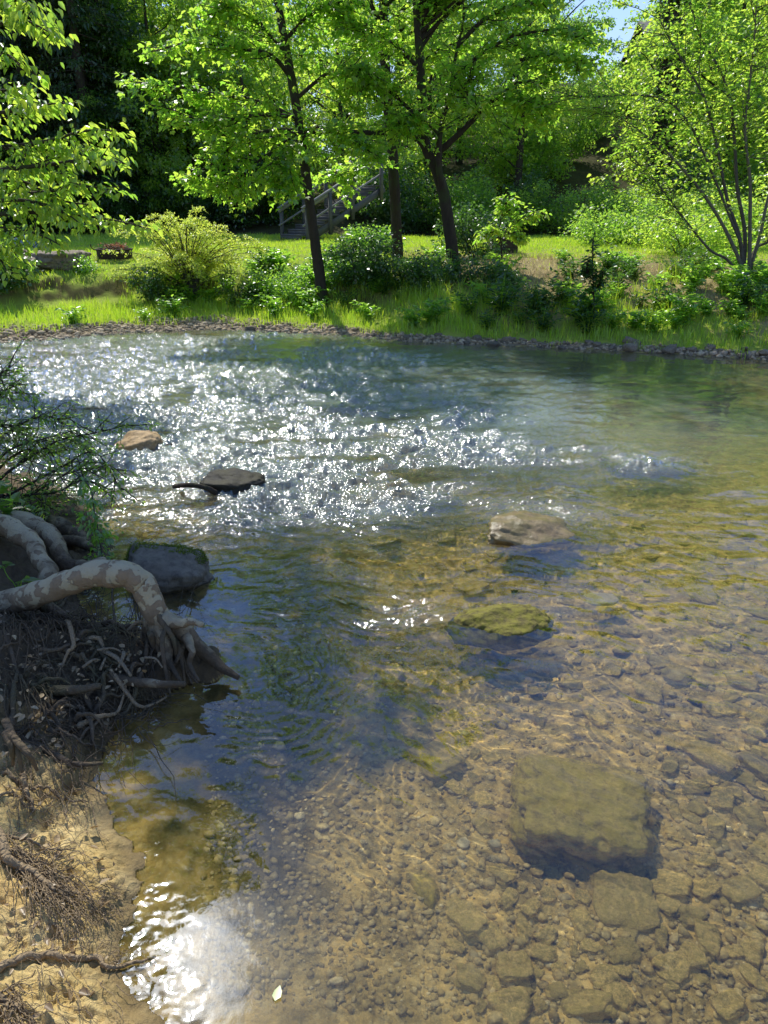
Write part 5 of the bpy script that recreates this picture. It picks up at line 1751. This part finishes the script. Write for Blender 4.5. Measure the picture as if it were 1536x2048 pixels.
for s in (-1, 1):
    mb = MB(); box(mb, sw * s * .645 + dirv * (Ls / 2 - .1) + np.array([0, 0, -.05]), (.04, Ls, .20), rail_rot)
    mb.obj('stringer', M['timber'], st, world=False, smooth_shade=False)
    for j, hh in enumerate((.86, .44)):
        mb = MB(); box(mb, sw * s * .69 + dirv * (Ls / 2 - .15) + np.array([0, 0, hh + .02]), (.045, Ls,   .10 if j == 0 else .05), rail_rot)
        if j == 0: box(mb, sw * s * .69 + dirv * (Ls / 2 - .15) + np.array([0, 0, hh + .112]), (.13, Ls, .035), rail_rot)
        mb.obj('handrail' if j == 0 else 'lower_rail', M['rail'], st, world=False, smooth_shade=False)
    for i in (0, 3, 6, 10):
        mb = MB(); c = fd * run * i + sw * s * .735 + np.array([0, 0, rise * i]); lo = -.3; hi = .90
        box(mb, c + [0, 0, (lo + hi) / 2], (.09, .09, hi - lo), rot)
        mb.obj('post', M['timber'], st, world=False, smooth_shade=False)


def rust_mat():
    k = NT('rusty_black_iron')
    p = k.pos(); a = k.noise(p, 14, 5, .65)
    return k.out(k.principled(k.mix(a, (.012, .010, .009), (.07, .035, .02)), .8, k.bump(a, .4, .01), .4))


M['rust'] = rust_mat()
fp = G(230, 513, 1.10); fp[2] = zat(fp[0], fp[1])
fpt = thing('fire_pit', fp, 'rusty black metal fire ring with punched holes on the sunny lawn', 'fire pit')
mb = MB()
na, nh, rad_, hh = 72, 9, .39, .21
th = np.linspace(0, 2 * math.pi, na, endpoint=False)
vv = np.array([[rad_ * (1 + .02 * j / nh) * math.cos(a), rad_ * (1 + .02 * j / nh) * math.sin(a), hh * j / nh] for j in range(nh + 1) for a in th])
qq = []
for j in range(nh):
    for i in range(na):
        if j in (3, 5) and (i * 2 + j) % 9 == 0: continue
        qq.append([j * na + i, j * na + (i + 1) % na, (j + 1) * na + (i + 1) % na, (j + 1) * na + i])
mb.add(vv, qq); mb.obj('ring', M['rust'], fpt, world=False)
mb = MB(); a_ = np.linspace(0, 2 * math.pi, 60); tube(mb, np.stack([(rad_ + .02) * np.cos(a_), (rad_ + .02) * np.sin(a_), 0 * a_ + hh], 1), .014, 6, cap=False); mb.obj('rim', M['rust'], fpt, world=False)
mb = MB(); tube(mb, spline([(-.37, -.1, .19), (-.45, -.12, .22), (-.49, -.12, .29), (-.48, -.12, .32)], 12), .012, 6); mb.obj('handle', M['rust'], fpt, world=False)
mb = MB()
r = np.random.default_rng(151)
for i in range(46):
    a = r.uniform(0, 6.28); q = r.uniform(0, .27)
    c = np.array([q * math.cos(a), q * math.sin(a), .17 + r.uniform(0, .08)])
    d = r.normal(size=3) * [1, 1, .35]; L = r.uniform(.10, .27)
    tube(mb, spline([c - nrm(d) * L, c + r.normal(0, .02, 3), c + nrm(d) * L], 6), np.linspace(.012, .005, 6) * r.uniform(.5, 1.6), 5, .1, seed=i)
o = mb.obj('branch_heap', M['stick']); o.location = fp; tag(o, 'heap of dead branches piled inside the fire ring', 'branch heap')
mb = MB(); n = 130
leaves(mb, np.stack([r.normal(.05, .13, n), r.normal(0, .12, n), .22 + r.uniform(0, .11, n)], 1), r.normal(size=(n, 3)), r.normal(size=(n, 3)), r.uniform(.04, .08, n), .3, .3, .2)
M['red_leaf'] = leaf_mat('russet_leaf', (.25, .09, .05), (.40, .20, .12), (.2, .07, .03), (.3, .13, .06), .4, .03)
o2 = mb.obj('dead_leaves', M['red_leaf'], o, world=False)
gp = G(85, 515, 1.10); gp[2] = zat(gp[0], gp[1])
gr = thing('grill_plate', gp, 'low black metal grate with an upright rod lying on the lawn at left', 'grate')
mb = MB()
for i in range(9): box(mb, (-.28 + i * .07, 0, .07), (.014, .4, .014))
for s in (-1, 1): box(mb, (0, s * .2, .055), (.62, .02, .02))
mb.obj('bars', M['rust'], gr, world=False)
mb = MB()
for s in (-1, 1):
    for q in (-1, 1): box(mb, (s * .27, q * .19, .022), (.03, .03, .05))
mb.obj('feet', M['rust'], gr, world=False)
mb = MB(); tube(mb, spline([(-.15, 0, .06), (-.17, .02, .18), (-.21, .02, .28)], 8), .010, 6); mb.obj('rod', M['rust'], gr, world=False)
tp = G(60, 500, 1.18); tp[2] = zat(tp[0], tp[1])
v, f = rock_shape((.75, .6, .46), 61, 4, .3, .14, .02)
k = NT('faded_blue_tarp'); pz = k.noise(k.pos(), 6, 4)
M['tarp'] = k.out(k.principled(k.mix(pz, (.12, .17, .27), (.22, .30, .42)), .6, k.bump(pz, .5, .04)))
mb = MB(); mb.add(v, None, f); o = mb.obj('tarp_heap', M['tarp']); o.location = (tp[0], tp[1], tp[2] + .17); tag(o, 'faded blue tarp-covered heap half hidden by leaves at the left', 'tarp')
bp = G(1005, 503, 1.15); bp[2] = zat(bp[0], bp[1])


def block_mat():
    k = NT('sooty_brick')
    p = k.coord('Object')
    br = k.n('ShaderNodeTexBrick', Vector=k.n('ShaderNodeMapping', Vector=p, Rotation=(R(90), 0, 0)).outputs[0], Color1=(.10, .075, .055), Color2=(.055, .045, .038), Mortar=(.03, .028, .025), Scale=1.0)
    br.inputs['Brick Width'].default_value = .2; br.inputs['Row Height'].default_value = .075; br.inputs['Mortar Size'].default_value = .008
    n_ = k.noise(p, 20, 5)
    return k.out(k.principled(k.mix(.4, br.outputs[0], k.mix(n_, (.03, .026, .02), (.12, .095, .07))), .9, k.bump(n_, .6, .01), .2))


bt = thing('brick_grill', bp, 'low dark square brick block on the meadow behind the bright sapling', 'brick block')
bm = bmesh.new(); bmesh.ops.create_cube(bm, size=1)
for v in bm.verts: v.co = (v.co.x * .66, v.co.y * .6, v.co.z * .44 + .22)
bmesh.ops.bevel(bm, geom=bm.edges[:], offset=.02, segments=2, affect='EDGES')
me = bpy.data.meshes.new('body'); bm.to_mesh(me); bm.free(); me.materials.append(block_mat()); link('body', me, bt)
mb = MB(); box(mb, (0, 0, .462), (.72, .66, .045)); mb.obj('slab', M['stone_shelf'], bt, world=False, smooth_shade=False)

# ------------------------------------------------------------------ house on the hill, upper right
hp = D(1465, 103, 46.0)
hz = zat(hp[0], hp[1])
hs = thing('house', (hp[0], hp[1], hz), 'house with a dark shingle roof glimpsed through the trees on the hill', 'house')
k = NT('brown_siding'); a = k.noise(k.pos(), 5, 4); M['siding'] = k.out(k.principled(k.mix(a, (.13, .09, .06), (.22, .16, .11)), .85))
k = NT('dark_shingles'); a = k.noise(k.pos(), 9, 5); M['shingle'] = k.out(k.principled(k.mix(a, (.04, .04, .045), (.12, .115, .12)), .85, k.bump(a, .5, .03)))
k = NT('white_trim'); M['white'] = k.out(k.principled((.75, .75, .72), .6))
k = NT('window_glass'); M['glass'] = k.out(k.principled((.03, .035, .04), .08, None, .6))
eh = hp[2] - hz
W2, D2 = 4.2, 3.4
mb = MB(); box(mb, (0, D2, eh / 2 - 1), (W2 * 2 - .8, D2 * 2 - .6, eh + 2 - .02)); mb.obj('wall', M['siding'], hs, world=False, smooth_shade=False)
mb = MB()
rh = 1.9
v = np.array([[-W2, -.2, eh], [W2, -.2, eh], [W2, D2, eh + rh], [-W2, D2, eh + rh], [-W2, 2 * D2 + .2, eh], [W2, 2 * D2 + .2, eh]])
v2 = v + [0, 0, .16]
mb.add(np.vstack([v, v2]), [[6, 7, 8, 9], [9, 8, 11, 10], [0, 3, 2, 1], [3, 4, 5, 2], [0, 1, 7, 6], [4, 10, 11, 5], [0, 6, 9, 3], [3, 9, 10, 4], [1, 2, 8, 7], [2, 5, 11, 8]])
rf = mb.obj('roof', M['shingle'], hs, world=False, smooth_shade=False)
mb = MB(); box(mb, (0, -.23, eh + .02), (2 * W2, .03, .16)); mb.obj('fascia', M['white'], rf, world=False, smooth_shade=False)
for xw in (-2.2, .6, 2.4):
    mb = MB(); box(mb, (xw, .285, eh - 1.3), (1.0, .06, 1.2)); fw = mb.obj('window', M['white'], hs, world=False, smooth_shade=False)
    mb = MB(); box(mb, (xw, .262, eh - 1.3), (.86, .04, 1.06)); mb.obj('pane', M['glass'], fw, world=False, smooth_shade=False)

# ------------------------------------------------------------------ shrub, plants of the near bank
r = np.random.default_rng(161)
b = on_bank(-40, 1030, 0)
b = np.array([-2.75, 4.9, zat(-2.75, 4.9)])
ns = thing('streamside_shrub', b, 'thin twiggy shrub with small leaves leaning over the stream at the left edge', 'shrub')
mbt, mbl = MB(), MB()
tw = []
for pts, y in [([(-120, 1060), (0, 1020), (70, 985), (140, 945), (220, 930)], 4.9), ([(-120, 1040), (0, 960), (60, 915), (120, 880), (190, 866), (255, 850)], 5.2), ([(-120, 1050), (0, 1000), (60, 968), (130, 930), (190, 905), (240, 975)], 5.0),
               ([(-120, 1000), (-20, 900), (40, 850), (90, 832), (125, 845)], 5.4), ([(-120, 1020), (-30, 950), (20, 900), (80, 880), (150, 860)], 5.2), ([(-120, 1040), (-20, 1005), (40, 990), (110, 985), (170, 960), (215, 985)], 4.8),
               ([(-120, 950), (-60, 850), (-10, 760), (20, 735)], 5.5), ([(-120, 970), (-40, 850), (0, 790), (35, 770)], 5.5), ([(-120, 1060), (0, 1050), (60, 1030), (100, 1000)], 4.7), ([(-120, 1030), (0, 935), (50, 900), (95, 905), (140, 900)], 5.3), ([(-120, 1000), (-30, 880), (10, 850), (50, 870)], 5.4)]:
    W = [b + r.normal(0, .05, 3)] + [D(px, py, y + r.normal(0, .12)) for px, py in pts[1:]]
    P = spline(W, 26)
    tube(mbt, P, np.linspace(.014, .003, 26), 5, 0, cap=False)
    tw.append((P[9:], 0))
    for j in range(7, 26):
        for _ in range(2):
            L = r.uniform(.10, .30)
            d = nrm(P[min(j + 1, 25)] - P[j - 1]) * .6 + r.normal(0, .6, 3)
            Q = limb_path(P[j], P[j] + nrm(d) * L, .08, 5, r)
            tube(mbt, Q, np.linspace(.004, .0015, 5), 4, 0, cap=False)
            tw.append((Q, 1))
bough_leaves(mbl, tw, r, .040, 34, 'ovate', .28, .15, .02)
mbt.obj('stems', M['bark_dark'], ns)
mbl.obj('foliage', M['leaf_wood'], ns, smooth_shade=False)
# drooping sprig in front of it
sp0 = D(185, 985, 4.3)
vs = thing('hanging_vine', (sp0[0], sp0[1], sp0[2]), 'hanging leafy olive-green vine sprig beside the low roots at left', 'vine')
mbt, mbl = MB(), MB()
P = spline([D(150, 940, 4.5), D(180, 975, 4.3), D(190, 1030, 4.2), D(200, 1080, 4.15), D(207, 1135, 4.12)], 24)
tube(mbt, P, np.linspace(.006, .003, 24), 5, 0)
tw = [(P, 0)]
for j in range(5, 24):
    Q = limb_path(P[j], P[j] + r.normal(0, .05, 3) + np.array([0, 0, -.03]), .05, 4, r); tw.append((Q, 1))
bough_leaves(mbl, tw, r, .035, 170, 'ovate', .34, .5, .022)
mbt.obj('stem', M['bark_grey'], vs); mbl.obj('foliage', M['leaf_weed'], vs, smooth_shade=False)
# small plants among the roots
for i, (px, py, y, s, lab) in enumerate([(34, 1158, 3.55, .085, 'small seedling with paired green leaves below the thick bent root'), (8, 1010, 4.4, .12, 'broad-leaved plant among roots at the left edge'), (62, 1035, 4.6, .09, 'leafy plant growing over the upstream roots'), (10, 1180, 3.5, .07, 'tuft-like seedling at the left edge beside the great root')]):
    p = D(px, py, y); zb = zat(p[0], p[1]); p0 = np.array([p[0], p[1], min(p[2] - .05, max(zb, p[2] - .35))])
    t = thing('seedling', p0, lab, 'plant')
    mbt, mbl = MB(), MB()
    for q in range(5):
        e = p + r.normal(0, .07, 3)
        tube(mbt, limb_path(p0, e, .08, 6, r), .003, 4, 0, cap=False)
        m = 4
        leaves(mbl, np.repeat(e[None], m, 0) + r.normal(0, .008, (m, 3)), r.normal(size=(m, 3)) * [1, 1, .3], np.array([0, -.3, 1.0]) + r.normal(0, .25, (m, 3)), s * r.uniform(.6, 1.1, m), .32, .15, .2)
    mbt.obj('stems', M['grass'], t); mbl.obj('foliage', M['leaf_weed'], t, smooth_shade=False)
